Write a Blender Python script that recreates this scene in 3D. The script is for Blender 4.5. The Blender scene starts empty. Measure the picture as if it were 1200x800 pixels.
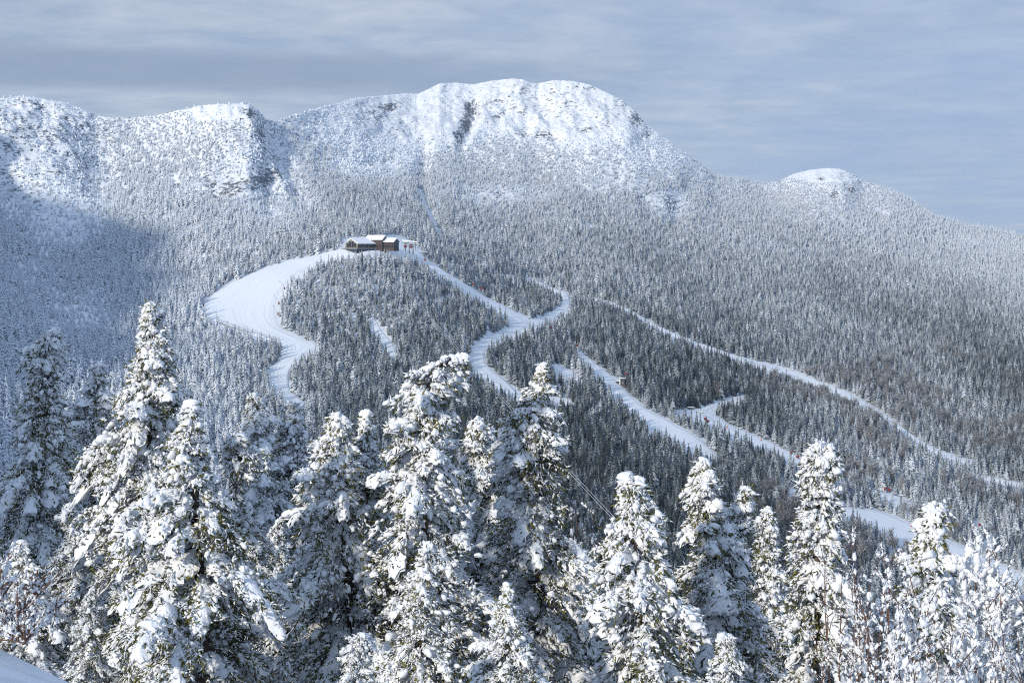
import bpy, math, random
import numpy as np
from mathutils import Vector, Matrix

random.seed(7)
RNG = np.random.default_rng(11)
S = bpy.context.scene
COL = S.collection
FPX = 1700.0                      # focal length in pixels of a 1200 wide frame
PITCH = math.atan(115.0 / FPX)
CP, SP = math.cos(PITCH), math.sin(PITCH)
R = math.radians


def ray(px, py):
    """direction per metre of Y through a pixel of the 1200x800 frame"""
    cx = (np.asarray(px, float) - 600) / FPX
    cy = (400 - np.asarray(py, float)) / FPX
    dy = CP + cy * SP
    return cx / dy, (-SP + cy * CP) / dy


def proj(X, Y, Z):
    d = Y * CP - Z * SP
    return 600 + FPX * X / d, 400 - FPX * (Y * SP + Z * CP) / d


def at(px, py, Y):
    u, v = ray(px, py)
    return Vector((float(u * Y), float(Y), float(v * Y)))


# ------------------------------------------------------------------ numeric helpers
def pchip(x, y, xq):
    x = np.asarray(x, float); y = np.asarray(y, float)
    h = np.diff(x); d = np.diff(y) / h
    m = np.zeros_like(y)
    m[0], m[-1] = d[0], d[-1]
    for i in range(1, len(x) - 1):
        if d[i - 1] * d[i] > 0:
            w1, w2 = 2 * h[i] + h[i - 1], h[i] + 2 * h[i - 1]
            m[i] = (w1 + w2) / (w1 / d[i - 1] + w2 / d[i])
    xq = np.clip(xq, x[0], x[-1])
    k = np.clip(np.searchsorted(x, xq) - 1, 0, len(x) - 2)
    t = (xq - x[k]) / h[k]
    return ((1 + 2 * t) * (1 - t) ** 2 * y[k] + t * (1 - t) ** 2 * h[k] * m[k]
            + t * t * (3 - 2 * t) * y[k + 1] + t * t * (t - 1) * h[k] * m[k + 1])


def _hash(ix, iy, seed):
    n = (ix.astype(np.int64) * 374761393 + iy.astype(np.int64) * 668265263 + seed * 982451653) & 0x7fffffff
    n = ((n ^ (n >> 13)) * 1274126177) & 0x7fffffff
    return ((n ^ (n >> 16)) & 0xffff) / 65535.0


def vnoise(x, y, seed=0):
    ix, iy = np.floor(x), np.floor(y)
    fx, fy = x - ix, y - iy
    fx = fx * fx * fx * (fx * (fx * 6 - 15) + 10); fy = fy * fy * fy * (fy * (fy * 6 - 15) + 10)
    a = _hash(ix, iy, seed); b = _hash(ix + 1, iy, seed)
    c = _hash(ix, iy + 1, seed); d = _hash(ix + 1, iy + 1, seed)
    return (a + (b - a) * fx) * (1 - fy) + (c + (d - c) * fx) * fy


def fbm(x, y, oct=4, seed=0):
    v = 0.0; a = 0.5; s = 0.0
    for o in range(oct):
        v = v + a * vnoise(x * 2 ** o + 17.3 * o, y * 2 ** o - 9.1 * o, seed + o); s += a; a *= 0.5
    return v / s - 0.5


def in_poly(px, py, poly):
    px = np.asarray(px); py = np.asarray(py)
    r = np.zeros(px.shape, bool)
    n = len(poly)
    for i in range(n):
        x1, y1 = poly[i]; x2, y2 = poly[(i + 1) % n]
        if y1 == y2:
            continue
        c = ((y1 > py) != (y2 > py)) & (px < (x2 - x1) * (py - y1) / (y2 - y1) + x1)
        r ^= c
    return r


def sstep(a, b, x):
    t = np.clip((x - a) / (b - a), 0, 1)
    return t * t * (3 - 2 * t)


# ------------------------------------------------------------------ blender helpers
def np_mesh(name, verts, faces, mats=(), matidx=None, smooth=True):
    """faces: (n,3) or (n,4) int array, or a list of such arrays"""
    me = bpy.data.meshes.new(name)
    if not isinstance(faces, (list, tuple)):
        faces = [faces]
    faces = [np.asarray(f, np.int32) for f in faces if len(f)]
    verts = np.asarray(verts, np.float32)
    me.vertices.add(len(verts)); me.vertices.foreach_set('co', verts.ravel())
    loops = np.concatenate([f.ravel() for f in faces])
    tot = np.concatenate([np.full(len(f), f.shape[1], np.int32) for f in faces])
    start = np.concatenate([[0], np.cumsum(tot)[:-1]]).astype(np.int32)
    me.loops.add(len(loops)); me.loops.foreach_set('vertex_index', loops)
    me.polygons.add(len(tot)); me.polygons.foreach_set('loop_start', start); me.polygons.foreach_set('loop_total', tot)
    me.polygons.foreach_set('use_smooth', np.full(len(tot), bool(smooth)))
    for m in mats:
        me.materials.append(m)
    if matidx is not None:
        me.polygons.foreach_set('material_index', np.asarray(matidx, np.int32))
    me.update(calc_edges=True)
    return me


def link(name, me, parent=None, loc=(0, 0, 0), rot=(0, 0, 0)):
    o = bpy.data.objects.new(name, me)
    COL.objects.link(o)
    o.location = loc; o.rotation_euler = rot
    if parent is not None:
        o.parent = parent
    return o


def tag(o, label=None, cat=None, group=None, kind=None):
    if label: o['label'] = label
    if cat: o['category'] = cat
    if group: o['group'] = group
    if kind: o['kind'] = kind
    return o


class MB:
    """collects boxes, tubes and prisms into one mesh"""
    def __init__(self): self.v = []; self.f = []
    def add(self, vs, fs):
        b = len(self.v); self.v += [tuple(p) for p in vs]; self.f += [tuple(i + b for i in q) for q in fs]; return self
    def box(self, x0, x1, y0, y1, z0, z1, M=None):
        vs = [Vector((x, y, z)) for z in (z0, z1) for y in (y0, y1) for x in (x0, x1)]
        if M: vs = [M @ v for v in vs]
        return self.add(vs, [(0, 2, 3, 1), (4, 5, 7, 6), (0, 1, 5, 4), (2, 6, 7, 3), (0, 4, 6, 2), (1, 3, 7, 5)])
    def tube(self, pts, rad, n=8, cap=True):
        pts = [Vector(p) for p in pts]
        if not isinstance(rad, (list, tuple)): rad = [rad] * len(pts)
        b = len(self.v); rings = []
        for i, p in enumerate(pts):
            t = (pts[min(i + 1, len(pts) - 1)] - pts[max(i - 1, 0)]).normalized()
            a = t.cross(Vector((0, 0, 1)) if abs(t.z) < .9 else Vector((1, 0, 0))).normalized(); c = t.cross(a)
            for k in range(n):
                an = 2 * math.pi * k / n
                self.v.append(tuple(p + (a * math.cos(an) + c * math.sin(an)) * rad[i]))
        for i in range(len(pts) - 1):
            for k in range(n):
                self.f.append((b + i * n + k, b + i * n + (k + 1) % n, b + (i + 1) * n + (k + 1) % n, b + (i + 1) * n + k))
        if cap:
            self.f.append(tuple(b + k for k in range(n))[::-1]); self.f.append(tuple(b + (len(pts) - 1) * n + k for k in range(n)))
        return self
    def prism(self, poly, y0, y1, M=None):
        """polygon in x,z extruded along y"""
        n = len(poly)
        vs = [Vector((x, y0, z)) for x, z in poly] + [Vector((x, y1, z)) for x, z in poly]
        if M: vs = [M @ v for v in vs]
        return self.add(vs, [tuple(range(n)), tuple(range(n, 2 * n))[::-1]] + [(i, i + n, (i + 1) % n + n, (i + 1) % n) for i in range(n)])
    def build(self, name, mat, parent=None, loc=(0, 0, 0), rot=(0, 0, 0), smooth=False):
        me = bpy.data.meshes.new(name); me.from_pydata(self.v, [], self.f); me.materials.append(mat)
        me.validate()
        import bmesh
        bm = bmesh.new(); bm.from_mesh(me); bmesh.ops.recalc_face_normals(bm, faces=bm.faces[:]); bm.to_mesh(me); bm.free()
        me.polygons.foreach_set('use_smooth', [smooth] * len(me.polygons))
        return link(name, me, parent, loc, rot)


# ------------------------------------------------------------------ materials
def mat_new(name):
    m = bpy.data.materials.new(name); m.use_nodes = True
    nt = m.node_tree; b = nt.nodes['Principled BSDF']
    return m, nt, b


def node(nt, typ, **kw):
    n = nt.nodes.new(typ)
    for k, v in kw.items():
        if k in n.bl_rna.properties: setattr(n, k, v)
        else: n.inputs[k].default_value = v
    return n


def noise(nt, scale, detail=4, rough=.6, vec=None, dim='3D'):
    n = node(nt, 'ShaderNodeTexNoise', noise_dimensions=dim); n.inputs['Scale'].default_value = scale
    n.inputs['Detail'].default_value = detail; n.inputs['Roughness'].default_value = rough
    if vec is not None: nt.links.new(vec, n.inputs['Vector'])
    return n


def math_n(nt, op, a, b=None, c=None, clamp=False):
    n = nt.nodes.new('ShaderNodeMath'); n.operation = op; n.use_clamp = clamp
    for i, x in enumerate((a, b, c)):
        if x is None: continue
        if isinstance(x, (int, float)): n.inputs[i].default_value = x
        else: nt.links.new(x, n.inputs[i])
    return n.outputs[0]


def mix_col(nt, fac, a, b):
    n = nt.nodes.new('ShaderNodeMix'); n.data_type = 'RGBA'
    if isinstance(fac, (int, float)): n.inputs[0].default_value = fac
    else: nt.links.new(fac, n.inputs[0])
    for i, x in ((6, a), (7, b)):
        if isinstance(x, (tuple, list)): n.inputs[i].default_value = (*x, 1)
        else: nt.links.new(x, n.inputs[i])
    return n.outputs[2]


def bump(nt, h, strength, dist, bsdf):
    b = nt.nodes.new('ShaderNodeBump'); b.inputs['Strength'].default_value = strength; b.inputs['Distance'].default_value = dist
    nt.links.new(h, b.inputs['Height']); nt.links.new(b.outputs[0], bsdf.inputs['Normal'])


SNOW = (0.84, 0.86, 0.90)


def plain(name, col, rough=.6, metal=0.0, var=.25, scale=3.0):
    m, nt, b = mat_new(name)
    tc = node(nt, 'ShaderNodeTexCoord')
    n = noise(nt, scale, 5, .6, tc.outputs['Object'])
    c = mix_col(nt, n.outputs['Fac'], tuple(x * (1 - var) for x in col), tuple(min(1, x * (1 + var)) for x in col))
    nt.links.new(c, b.inputs['Base Color']); b.inputs['Roughness'].default_value = rough; b.inputs['Metallic'].default_value = metal
    return m


# fresh fluffy snow on the near trees
M_PAD, nt, b = mat_new('tree_snow')
tc = node(nt, 'ShaderNodeNewGeometry')
n1 = noise(nt, 22, 5, .65, tc.outputs['Position']); n2 = noise(nt, 1.6, 3, .5, tc.outputs['Position'])
nt.links.new(mix_col(nt, n2.outputs['Fac'], (.80, .825, .86), (.90, .91, .925)), b.inputs['Base Color'])
b.inputs['Roughness'].default_value = .75; b.inputs['Specular IOR Level'].default_value = .2
bump(nt, n1.outputs['Fac'], .45, .04, b)

# spruce needles: dark green to olive, some brown, a thin frost on part of them
M_NEEDLE, nt, b = mat_new('spruce_needles')
tc = node(nt, 'ShaderNodeNewGeometry')
n1 = noise(nt, 2.2, 4, .6, tc.outputs['Position']); n2 = noise(nt, 17, 2, .5, tc.outputs['Position'])
r1 = node(nt, 'ShaderNodeValToRGB'); nt.links.new(n1.outputs['Fac'], r1.inputs[0])
r1.color_ramp.elements[0].position = .36; r1.color_ramp.elements[0].color = (.022, .033, .013, 1)
r1.color_ramp.elements[1].position = .62; r1.color_ramp.elements[1].color = (.20, .185, .026, 1)
e = r1.color_ramp.elements.new(.5); e.color = (.090, .095, .020, 1)
br = math_n(nt, 'GREATER_THAN', n2.outputs['Fac'], .66)
c = mix_col(nt, br, r1.outputs[0], (.13, .065, .028))
nt.links.new(c, b.inputs['Base Color']); b.inputs['Roughness'].default_value = .65

M_BARK = plain('spruce_bark', (.085, .062, .048), .9, 0, .5, 9)
M_TWIG = plain('shrub_bark', (.12, .065, .045), .85, 0, .45, 12)

# far conifers: snow lies on whatever faces up, each tree's frost amount also carries painted light and shade
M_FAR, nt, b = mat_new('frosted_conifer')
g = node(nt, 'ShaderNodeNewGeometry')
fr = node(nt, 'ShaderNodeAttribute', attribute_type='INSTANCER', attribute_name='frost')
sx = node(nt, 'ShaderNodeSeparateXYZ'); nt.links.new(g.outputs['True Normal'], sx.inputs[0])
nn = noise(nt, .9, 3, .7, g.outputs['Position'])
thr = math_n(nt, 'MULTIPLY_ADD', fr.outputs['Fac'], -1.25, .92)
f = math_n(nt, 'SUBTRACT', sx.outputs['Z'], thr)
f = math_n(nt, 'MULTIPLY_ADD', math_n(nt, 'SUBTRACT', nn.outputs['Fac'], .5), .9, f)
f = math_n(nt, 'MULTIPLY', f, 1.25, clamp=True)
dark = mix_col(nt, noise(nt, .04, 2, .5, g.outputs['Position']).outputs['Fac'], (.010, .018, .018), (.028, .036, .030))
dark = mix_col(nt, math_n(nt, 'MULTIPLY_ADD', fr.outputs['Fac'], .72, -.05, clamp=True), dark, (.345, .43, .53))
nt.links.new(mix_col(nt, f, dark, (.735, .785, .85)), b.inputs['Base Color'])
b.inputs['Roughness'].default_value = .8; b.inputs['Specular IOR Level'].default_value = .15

# terrain: snow with rock where the cliffs are
M_TERR, nt, b = mat_new('mountain_snow')
g = node(nt, 'ShaderNodeNewGeometry')
rk = node(nt, 'ShaderNodeAttribute', attribute_type='GEOMETRY', attribute_name='rock')
n1 = noise(nt, .11, 6, .68, g.outputs['Position']); n2 = noise(nt, .5, 4, .6, g.outputs['Position'])
sx = node(nt, 'ShaderNodeSeparateXYZ'); nt.links.new(g.outputs['Normal'], sx.inputs[0])
mp = node(nt, 'ShaderNodeMapping'); mp.inputs['Scale'].default_value = (1, 1, 2.2); mp.inputs['Rotation'].default_value = (.3, .35, 0); nt.links.new(g.outputs['Position'], mp.inputs['Vector'])
n3 = noise(nt, .17, 5, .72, mp.outputs[0]); n3.inputs['Distortion'].default_value = .6
f = math_n(nt, 'MULTIPLY_ADD', rk.outputs['Fac'], .74, -.29)
f = math_n(nt, 'ADD', f, math_n(nt, 'MULTIPLY', math_n(nt, 'SUBTRACT', n3.outputs['Fac'], .5), 3.2))
f = math_n(nt, 'ADD', f, math_n(nt, 'MULTIPLY_ADD', sx.outputs['Z'], -.7, .42))
f = math_n(nt, 'MULTIPLY', math_n(nt, 'MULTIPLY', f, 6.5, clamp=True), .93)
f = math_n(nt, 'MULTIPLY', f, math_n(nt, 'MULTIPLY', rk.outputs['Fac'], 8, clamp=True))
rock = mix_col(nt, n2.outputs['Fac'], (.038, .048, .068), (.145, .16, .19))
sn = mix_col(nt, n2.outputs['Fac'], (.80, .83, .87), (.86, .875, .90))
nt.links.new(mix_col(nt, f, sn, rock), b.inputs['Base Color'])
b.inputs['Roughness'].default_value = .75; b.inputs['Specular IOR Level'].default_value = .15
bump(nt, math_n(nt, 'ADD', n1.outputs['Fac'], math_n(nt, 'MULTIPLY', n2.outputs['Fac'], .35)), .8, 2.2, b)

# groomed run
M_RUN, nt, b = mat_new('groomed_snow')
g = node(nt, 'ShaderNodeNewGeometry')
uv = node(nt, 'ShaderNodeUVMap'); uv.uv_map = 'along'
sx = node(nt, 'ShaderNodeSeparateXYZ'); nt.links.new(uv.outputs[0], sx.inputs[0])
n1 = noise(nt, .12, 4, .6, g.outputs['Position']); n3 = noise(nt, .9, 3, .6, g.outputs['Position'])
nb = noise(nt, 1.0, 2, .5); cb = node(nt, 'ShaderNodeCombineXYZ')
nt.links.new(math_n(nt, 'MULTIPLY', sx.outputs['X'], 9.0), cb.inputs['X']); nt.links.new(math_n(nt, 'MULTIPLY', sx.outputs['Y'], .012), cb.inputs['Y'])
nt.links.new(cb.outputs[0], nb.inputs['Vector'])
nt.links.new(mix_col(nt, n1.outputs['Fac'], (.80, .83, .875), (.86, .875, .90)), b.inputs['Base Color'])
b.inputs['Roughness'].default_value = .7; b.inputs['Specular IOR Level'].default_value = .15
h = math_n(nt, 'ADD', math_n(nt, 'MULTIPLY', nb.outputs['Fac'], 1.6), math_n(nt, 'MULTIPLY', n3.outputs['Fac'], .35))
bump(nt, h, .40, 1.0, b)

M_BROWN = plain('brown_timber', (.072, .052, .050), .8, 0, .2, 1.5)
M_NAVY = plain('dark_gable', (.035, .042, .06), .7, 0, .2, 1.5)
M_CREAM = plain('pale_wall', (.28, .265, .24), .8, 0, .12, 1.0)
M_STONE = plain('grey_base', (.20, .21, .23), .85, 0, .3, 1.0)
M_ROOF = plain('roof_snow', (.84, .86, .89), .75, 0, .03, .6)
M_GLASS = plain('window_glass', (.03, .04, .055), .12, 0, .3, .8)
M_STEEL = plain('lift_steel', (.10, .13, .13), .55, .4, .2, 2)
M_RED = plain('cabin_red', (.40, .012, .018), .35, 0, .1, 2)
M_ORANGE = plain('pad_orange', (.50, .11, .05), .7, 0, .2, 2)
M_RUST = plain('pad_brown', (.22, .07, .035), .8, 0, .2, 2)
M_ROPE = plain('rope_grey', (.55, .56, .58), .5, .3, .1, 2)
M_DARK = plain('dark_cloth', (.03, .03, .04), .8, 0, .3, 4)
M_SKIN = plain('skin', (.50, .30, .22), .6, 0, .1, 4)
M_POST = plain('weathered_post', (.12, .09, .07), .85, 0, .3, 3)

# ------------------------------------------------------------------ terrain
SKY = [(-1600, -250), (-1000, -330), (-400, 60), (-150, 92), (-60, 108), (0, 118), (20, 116), (40, 115), (55, 118), (75, 121), (95, 128), (110, 135), (125, 138), (150, 138),
       (180, 136), (210, 129), (240, 123), (270, 122), (292, 121), (303, 130), (312, 141), (325, 142), (340, 136), (370, 128), (400, 120), (415, 115), (440, 113),
       (470, 110), (490, 110), (505, 103), (515, 98), (535, 97), (555, 99), (575, 95), (600, 92), (612, 93), (622, 97), (630, 98), (650, 94), (670, 95), (690, 99),
       (710, 108), (730, 118), (745, 131), (758, 146), (772, 158), (785, 167), (800, 178), (815, 188), (830, 199), (845, 208), (860, 209), (875, 211), (900, 215),
       (915, 211), (930, 204), (950, 199), (970, 197), (985, 198), (1000, 204), (1010, 212), (1030, 217), (1050, 224), (1065, 233), (1080, 244), (1095, 254),
       (1110, 259), (1130, 264), (1150, 268), (1170, 272), (1200, 278), (1500, 300), (2200, 335), (3400, 345)]
PROF = {
    -1600: [(-250, 380), (300, 240), (500, 190), (800, 140)],
    -1000: [(-330, 590), (300, 330), (500, 260), (800, 200)],  # unseen ridge left of frame, raised to shade the left bowl
    -400: [(60, 1150), (300, 800), (500, 480), (800, 320)],
    -150: [(92, 1400), (300, 1020), (500, 560), (800, 370)],
    0: [(117, 1490), (200, 1345), (300, 1090), (400, 820), (500, 660), (600, 550), (800, 410)],
    115: [(135, 1540), (200, 1400), (300, 1120), (400, 880), (500, 690), (600, 580), (800, 430)],
    200: [(131, 1540), (200, 1390), (300, 1120), (400, 900), (500, 720), (600, 600), (800, 440)],
    290: [(121, 1470), (200, 1330), (250, 1230), (300, 1100), (400, 930), (500, 760), (600, 640), (800, 460)],
    335: [(138, 1580), (200, 1405), (260, 1225), (300, 1097), (400, 936), (500, 768), (600, 648), (800, 464)],
    440: [(113, 1950), (180, 1700), (260, 1260), (282, 1130), (300, 1090), (400, 970), (500, 800), (600, 680), (800, 480)],
    520: [(97, 2080), (180, 1800), (260, 1420), (310, 1180), (330, 1110), (400, 1000), (500, 840), (600, 700), (800, 490)],
    600: [(92, 2100), (160, 1960), (230, 1700), (300, 1400), (345, 1250), (365, 1150), (400, 1070), (500, 890), (600, 730), (800, 500)],
    700: [(104, 2120), (160, 1990), (230, 1780), (300, 1500), (360, 1300), (400, 1160), (500, 940), (600, 770), (800, 520)],
    770: [(156, 2080), (230, 1850), (300, 1580), (400, 1230), (500, 980), (600, 800), (800, 540)],
    840: [(205, 2150), (300, 1700), (400, 1320), (500, 1040), (600, 850), (800, 570)],
    910: [(212, 2300), (300, 1820), (400, 1420), (500, 1110), (600, 900), (800, 600)],
    975: [(197, 2250), (240, 2080), (300, 1880), (400, 1480), (500, 1160), (600, 950), (800, 640)],
    1050: [(224, 2300), (300, 1970), (400, 1540), (500, 1220), (600, 1000), (800, 690)],
    1200: [(278, 2400), (300, 2200), (400, 1640), (500, 1310), (600, 1090), (800, 790)],
    1500: [(300, 2300), (400, 1700), (500, 1380), (600, 1180), (800, 860)],
    2200: [(335, 2000), (400, 1600), (500, 1350), (800, 900)],
    3400: [(345, 1700), (400, 1400), (500, 1200), (800, 800)],
}
ucol = np.concatenate([np.linspace(-1.25, -.42, 70)[:-1], np.linspace(-.42, .42, 800), np.linspace(.42, 1.6, 70)[1:]])
NC = len(ucol)
NF = 400
frac = np.linspace(0, 1, NF) ** 1.15
kp = np.array(sorted(PROF))
skx, sky_ = zip(*SKY)
pcol = 600 + FPX * ucol
for _ in range(2):
    crest = np.interp(pcol, skx, sky_)
    pcol = 600 + FPX * ucol * (CP + (400 - crest) / FPX * SP)
Yk = np.zeros((len(kp), NF))
for i, p in enumerate(kp):
    pr = sorted(PROF[p]); ys, vs = zip(*pr)
    Yk[i] = pchip(ys, vs, ys[0] + frac * (800 - ys[0]))
YF = np.zeros((NF, NC))
for j in range(NF):
    YF[j] = pchip(kp, Yk[:, j], pcol)
PY = crest[None, :] + frac[:, None] * (800 - crest[None, :])
kk = np.exp(-np.linspace(-2.5, 2.5, 95) ** 2 / 2); kk /= kk.sum()
smooth = lambda A: np.stack([np.convolve(np.pad(r_, 47, mode='edge'), kk, mode='valid') for r_ in A])
pyg = np.linspace(80, 800, 240); Kg = np.zeros((len(kp), 240))     # lower down the distance depends on the height in view alone
for i, p in enumerate(kp):
    ys, vs = zip(*sorted(PROF[p])); Kg[i] = pchip(ys, vs, pyg)
Yg = smooth(np.stack([pchip(kp, Kg[:, j], pcol) for j in range(240)]))
Yabs = np.stack([np.interp(PY[:, c], pyg, Yg[:, c]) for c in range(NC)], -1)
w_ = sstep(215, 300, PY); YF = smooth(YF) * (1 - w_) + Yabs * w_
PY = crest[None, :] + frac[:, None] * (800 - crest[None, :])
_pc = np.broadcast_to(pcol[None, :], PY.shape)
YF = YF * (1 + (.012 * fbm(_pc / 42 + PY / 130, PY / 75, 3, 91) + .009 * fbm(_pc / 11, PY / 14, 3, 92)) * sstep(300, 225, PY))
cyF = (400 - PY) / FPX
ZF = YF * (-SP + cyF * CP) / (CP + cyF * SP)
XF = ucol[None, :] * YF


def z_near(X, Y):
    a = -2.12 - 0.50 * np.clip(X + 2.47, -.3, 1.3)
    b = np.maximum(Y - 7.2, 0)
    a = a - 0.40 * (np.sqrt(b * b + .25) - .5)
    a = a - .8 * sstep(7.0, 9.5, Y)
    a = a + .32 * np.maximum(-X - 7, 0) * sstep(0, 12, Y)
    return a + .035 * fbm(X * .7, Y * .7, 3, 5) + .5 * fbm(X * .12, Y * .12, 2, 8) * sstep(9, 18, Y)


# near rows (from the farthest visible foot of the slope back to the camera)
NN = 110
yN = np.geomspace(1.0, 60.0, 70)
Yn = np.zeros((NN, NC)); Zn = np.zeros((NN, NC))
z60 = z_near(ucol * 60, np.full(NC, 60.0))
for j in range(NN):
    if j < 70:
        Yn[j] = yN[j]; Zn[j] = z_near(ucol * yN[j], np.full(NC, yN[j]))
    else:
        t = (j - 69) / (NN - 69 + 1)
        Yn[j] = 60 + (YF[-1] - 60) * t
        Zn[j] = z60 + (ZF[-1] - z60) * t ** .8
# detail on the far terrain
rockmask = np.zeros_like(YF)
PXF, PYF = proj(XF, YF, ZF)
ROCKS = [  # px, py, rx, ry, tilt, strength
    (551, 124, 9, 12, .4, 1.0), (545, 143, 7, 10, .4, .95), (537, 160, 7, 7, .3, .9), (530, 170, 6, 4, 0, .7), (455, 125, 22, 6, -.1, .85), (440, 135, 12, 6, .2, .7), (420, 122, 8, 3, 0, .6),
    (292, 133, 10, 6, .7, 1.0), (306, 157, 6, 6, .3, .9), (270, 217, 45, 12, -.15, .92), (312, 207, 28, 12, 0, .95), (245, 212, 10, 9, .5, .9), (207, 216, 5, 8, -.3, 1.0), (225, 265, 7, 8, 0, .6),
    (280, 140, 10, 5, 0, .5), (235, 152, 12, 4, 0, .4), (455, 187, 14, 7, 0, .75), (430, 192, 14, 5, 0, .6), (500, 163, 25, 3, .1, .55), (480, 145, 12, 6, 0, .4),
    (640, 160, 13, 7, 0, .75), (615, 158, 10, 6, .3, .7), (685, 152, 10, 5, .2, .75), (660, 110, 10, 3, .2, .5), (600, 118, 18, 3, .3, .45), (580, 135, 10, 4, .3, .45),
    (745, 138, 9, 14, -.8, .7), (725, 122, 12, 6, -.6, .6), (715, 160, 22, 6, 0, .35), (760, 158, 8, 5, -.6, .6), (700, 130, 20, 10, .2, .38), (590, 228, 16, 4, .2, .7), (570, 232, 10, 4, 0, .75),
    (690, 266, 8, 4, .4, .8), (660, 275, 4, 3, 0, .6), (785, 236, 12, 8, .3, .55), (755, 235, 5, 5, 0, .5), (835, 245, 6, 4, 0, .3),
    (978, 228, 6, 4, 0, 1.0), (998, 223, 8, 4, 0, .8), (963, 209, 6, 3, 0, .9), (962, 220, 6, 3, 0, .6), (1030, 247, 9, 4, .3, .8), (1018, 217, 14, 3, -.2, .7), (968, 244, 5, 3, 0, .6), (1050, 228, 14, 4, -.5, .55),
    (40, 128, 34, 12, 0, .62), (75, 150, 32, 14, -.4, .52), (50, 180, 45, 24, -.4, .42), (95, 220, 30, 30, -.4, .40), (115, 235, 18, 10, 0, .5), (20, 160, 22, 30, 0, .38), (60, 250, 40, 20, 0, .36), (90, 140, 25, 10, -.5, .55),
    (110, 380, 12, 6, 0, .6), (95, 360, 18, 10, 0, .35), (185, 195, 4, 3, 0, .6), (400, 140, 20, 8, 0, .3), (520, 125, 14, 10, .3, .35),
]
for (cx, cy, rx, ry, tl, st) in ROCKS:
    dx, dy = PXF - cx, PYF - cy
    a = dx * math.cos(tl) + dy * math.sin(tl); c = -dx * math.sin(tl) + dy * math.cos(tl)
    rockmask = np.maximum(rockmask, st * np.exp(-((a / rx) ** 2 + (c / ry) ** 2) * .9))
for (cx, cy, rx, ry, st) in ((600, 115, 120, 40, .30), (690, 135, 75, 36, .30), (440, 140, 80, 40, .34), (60, 190, 100, 90, .47), (285, 195, 70, 60, .45), (985, 215, 70, 28, .30)):
    rockmask = np.maximum(rockmask, st * np.exp(-(((PXF - cx) / rx) ** 2 + ((PYF - cy) / ry) ** 2) ** 2))
rockmask[rockmask < .04] = 0
ZF += 90 * fbm(XF / 140 + 3.3, YF / 140, 4, 77) * sstep(-380, -520, XF) * sstep(-.01, .03, frac)[:, None]  # roughens the unseen left ridge so its cast shadow breaks up
up = sstep(20, 130, ZF)                                   # bare upper mountain
ZF2 = ZF + 9.0 * fbm(XF / 120, YF / 120, 4, 21) * sstep(0, .08, frac)[:, None]
ZF2 += 7.0 * fbm(XF / 30, YF / 30, 4, 31) * up * sstep(-.01, .05, frac)[:, None]
crag = np.abs(fbm(XF / 15 + .4 * YF / 15, YF / 15, 3, 36)) + .6 * np.abs(fbm(XF / 6, YF / 6, 2, 37))
ZF2 += (crag - .25) * 7.5 * sstep(30, 120, ZF) * sstep(-.005, .03, frac)[:, None]
rid = np.abs(fbm(XF / 22 + .3 * YF / 22, YF / 22, 4, 41)) * 4
ZF2 += (rid - .8) * 7.0 * rockmask * sstep(0, .02, frac)[:, None]
STROKES = [  # gullies (depth > 0 cuts) and ribs (depth < 0 raises): polyline, half width px, metres
    ([(620, 97), (634, 118), (642, 140), (652, 160)], 7, 9), ([(553, 115), (556, 135), (548, 155), (540, 172)], 6, 12), ([(565, 120), (566, 145), (556, 168)], 7, -9),
    ([(497, 175), (495, 215), (505, 250), (520, 275)], 7, 8), ([(700, 185), (760, 215), (775, 232)], 16, -10), ([(800, 220), (790, 250)], 14, 8), ([(600, 100), (622, 135), (640, 152)], 10, -8),
    ([(670, 100), (700, 130), (735, 160)], 12, -9), ([(295, 125), (300, 160), (330, 215)], 9, -9), ([(318, 145), (335, 200), (370, 260)], 10, 9), ([(980, 200), (990, 222)], 14, -6), ([(1010, 215), (1030, 255)], 12, 6),
    ([(900, 300), (960, 400), (1000, 440)], 40, -12), ([(1000, 300), (1080, 420), (1150, 500)], 35, 12), ([(780, 270), (850, 370)], 30, 10), ([(650, 250), (720, 330)], 30, -9), ([(100, 160), (150, 260), (230, 320)], 25, 9),
]
for pl, hw, dep in STROKES:
    dmin = np.full_like(YF, 1e9)
    for (x1, y1), (x2, y2) in zip(pl[:-1], pl[1:]):
        t = np.clip(((PXF - x1) * (x2 - x1) + (PYF - y1) * (y2 - y1)) / ((x2 - x1) ** 2 + (y2 - y1) ** 2), 0, 1)
        dmin = np.minimum(dmin, np.hypot(PXF - x1 - t * (x2 - x1), PYF - y1 - t * (y2 - y1)))
    ZF2 -= .65 * dep * np.exp(-(dmin / hw) ** 2) * sstep(.004, .05, frac)[:, None]
# smooth bench under the lodge
bench = np.maximum(np.exp(-(((PXF - 440) / 55) ** 2 + ((PYF - 290) / 14) ** 2) ** 2), .85 * np.exp(-(((PXF - 295) / 70) ** 2 + ((PYF - 355) / 50) ** 2) ** 2))
ZF2 = ZF2 * (1 - bench) + ZF * bench
ZF = ZF2
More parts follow.
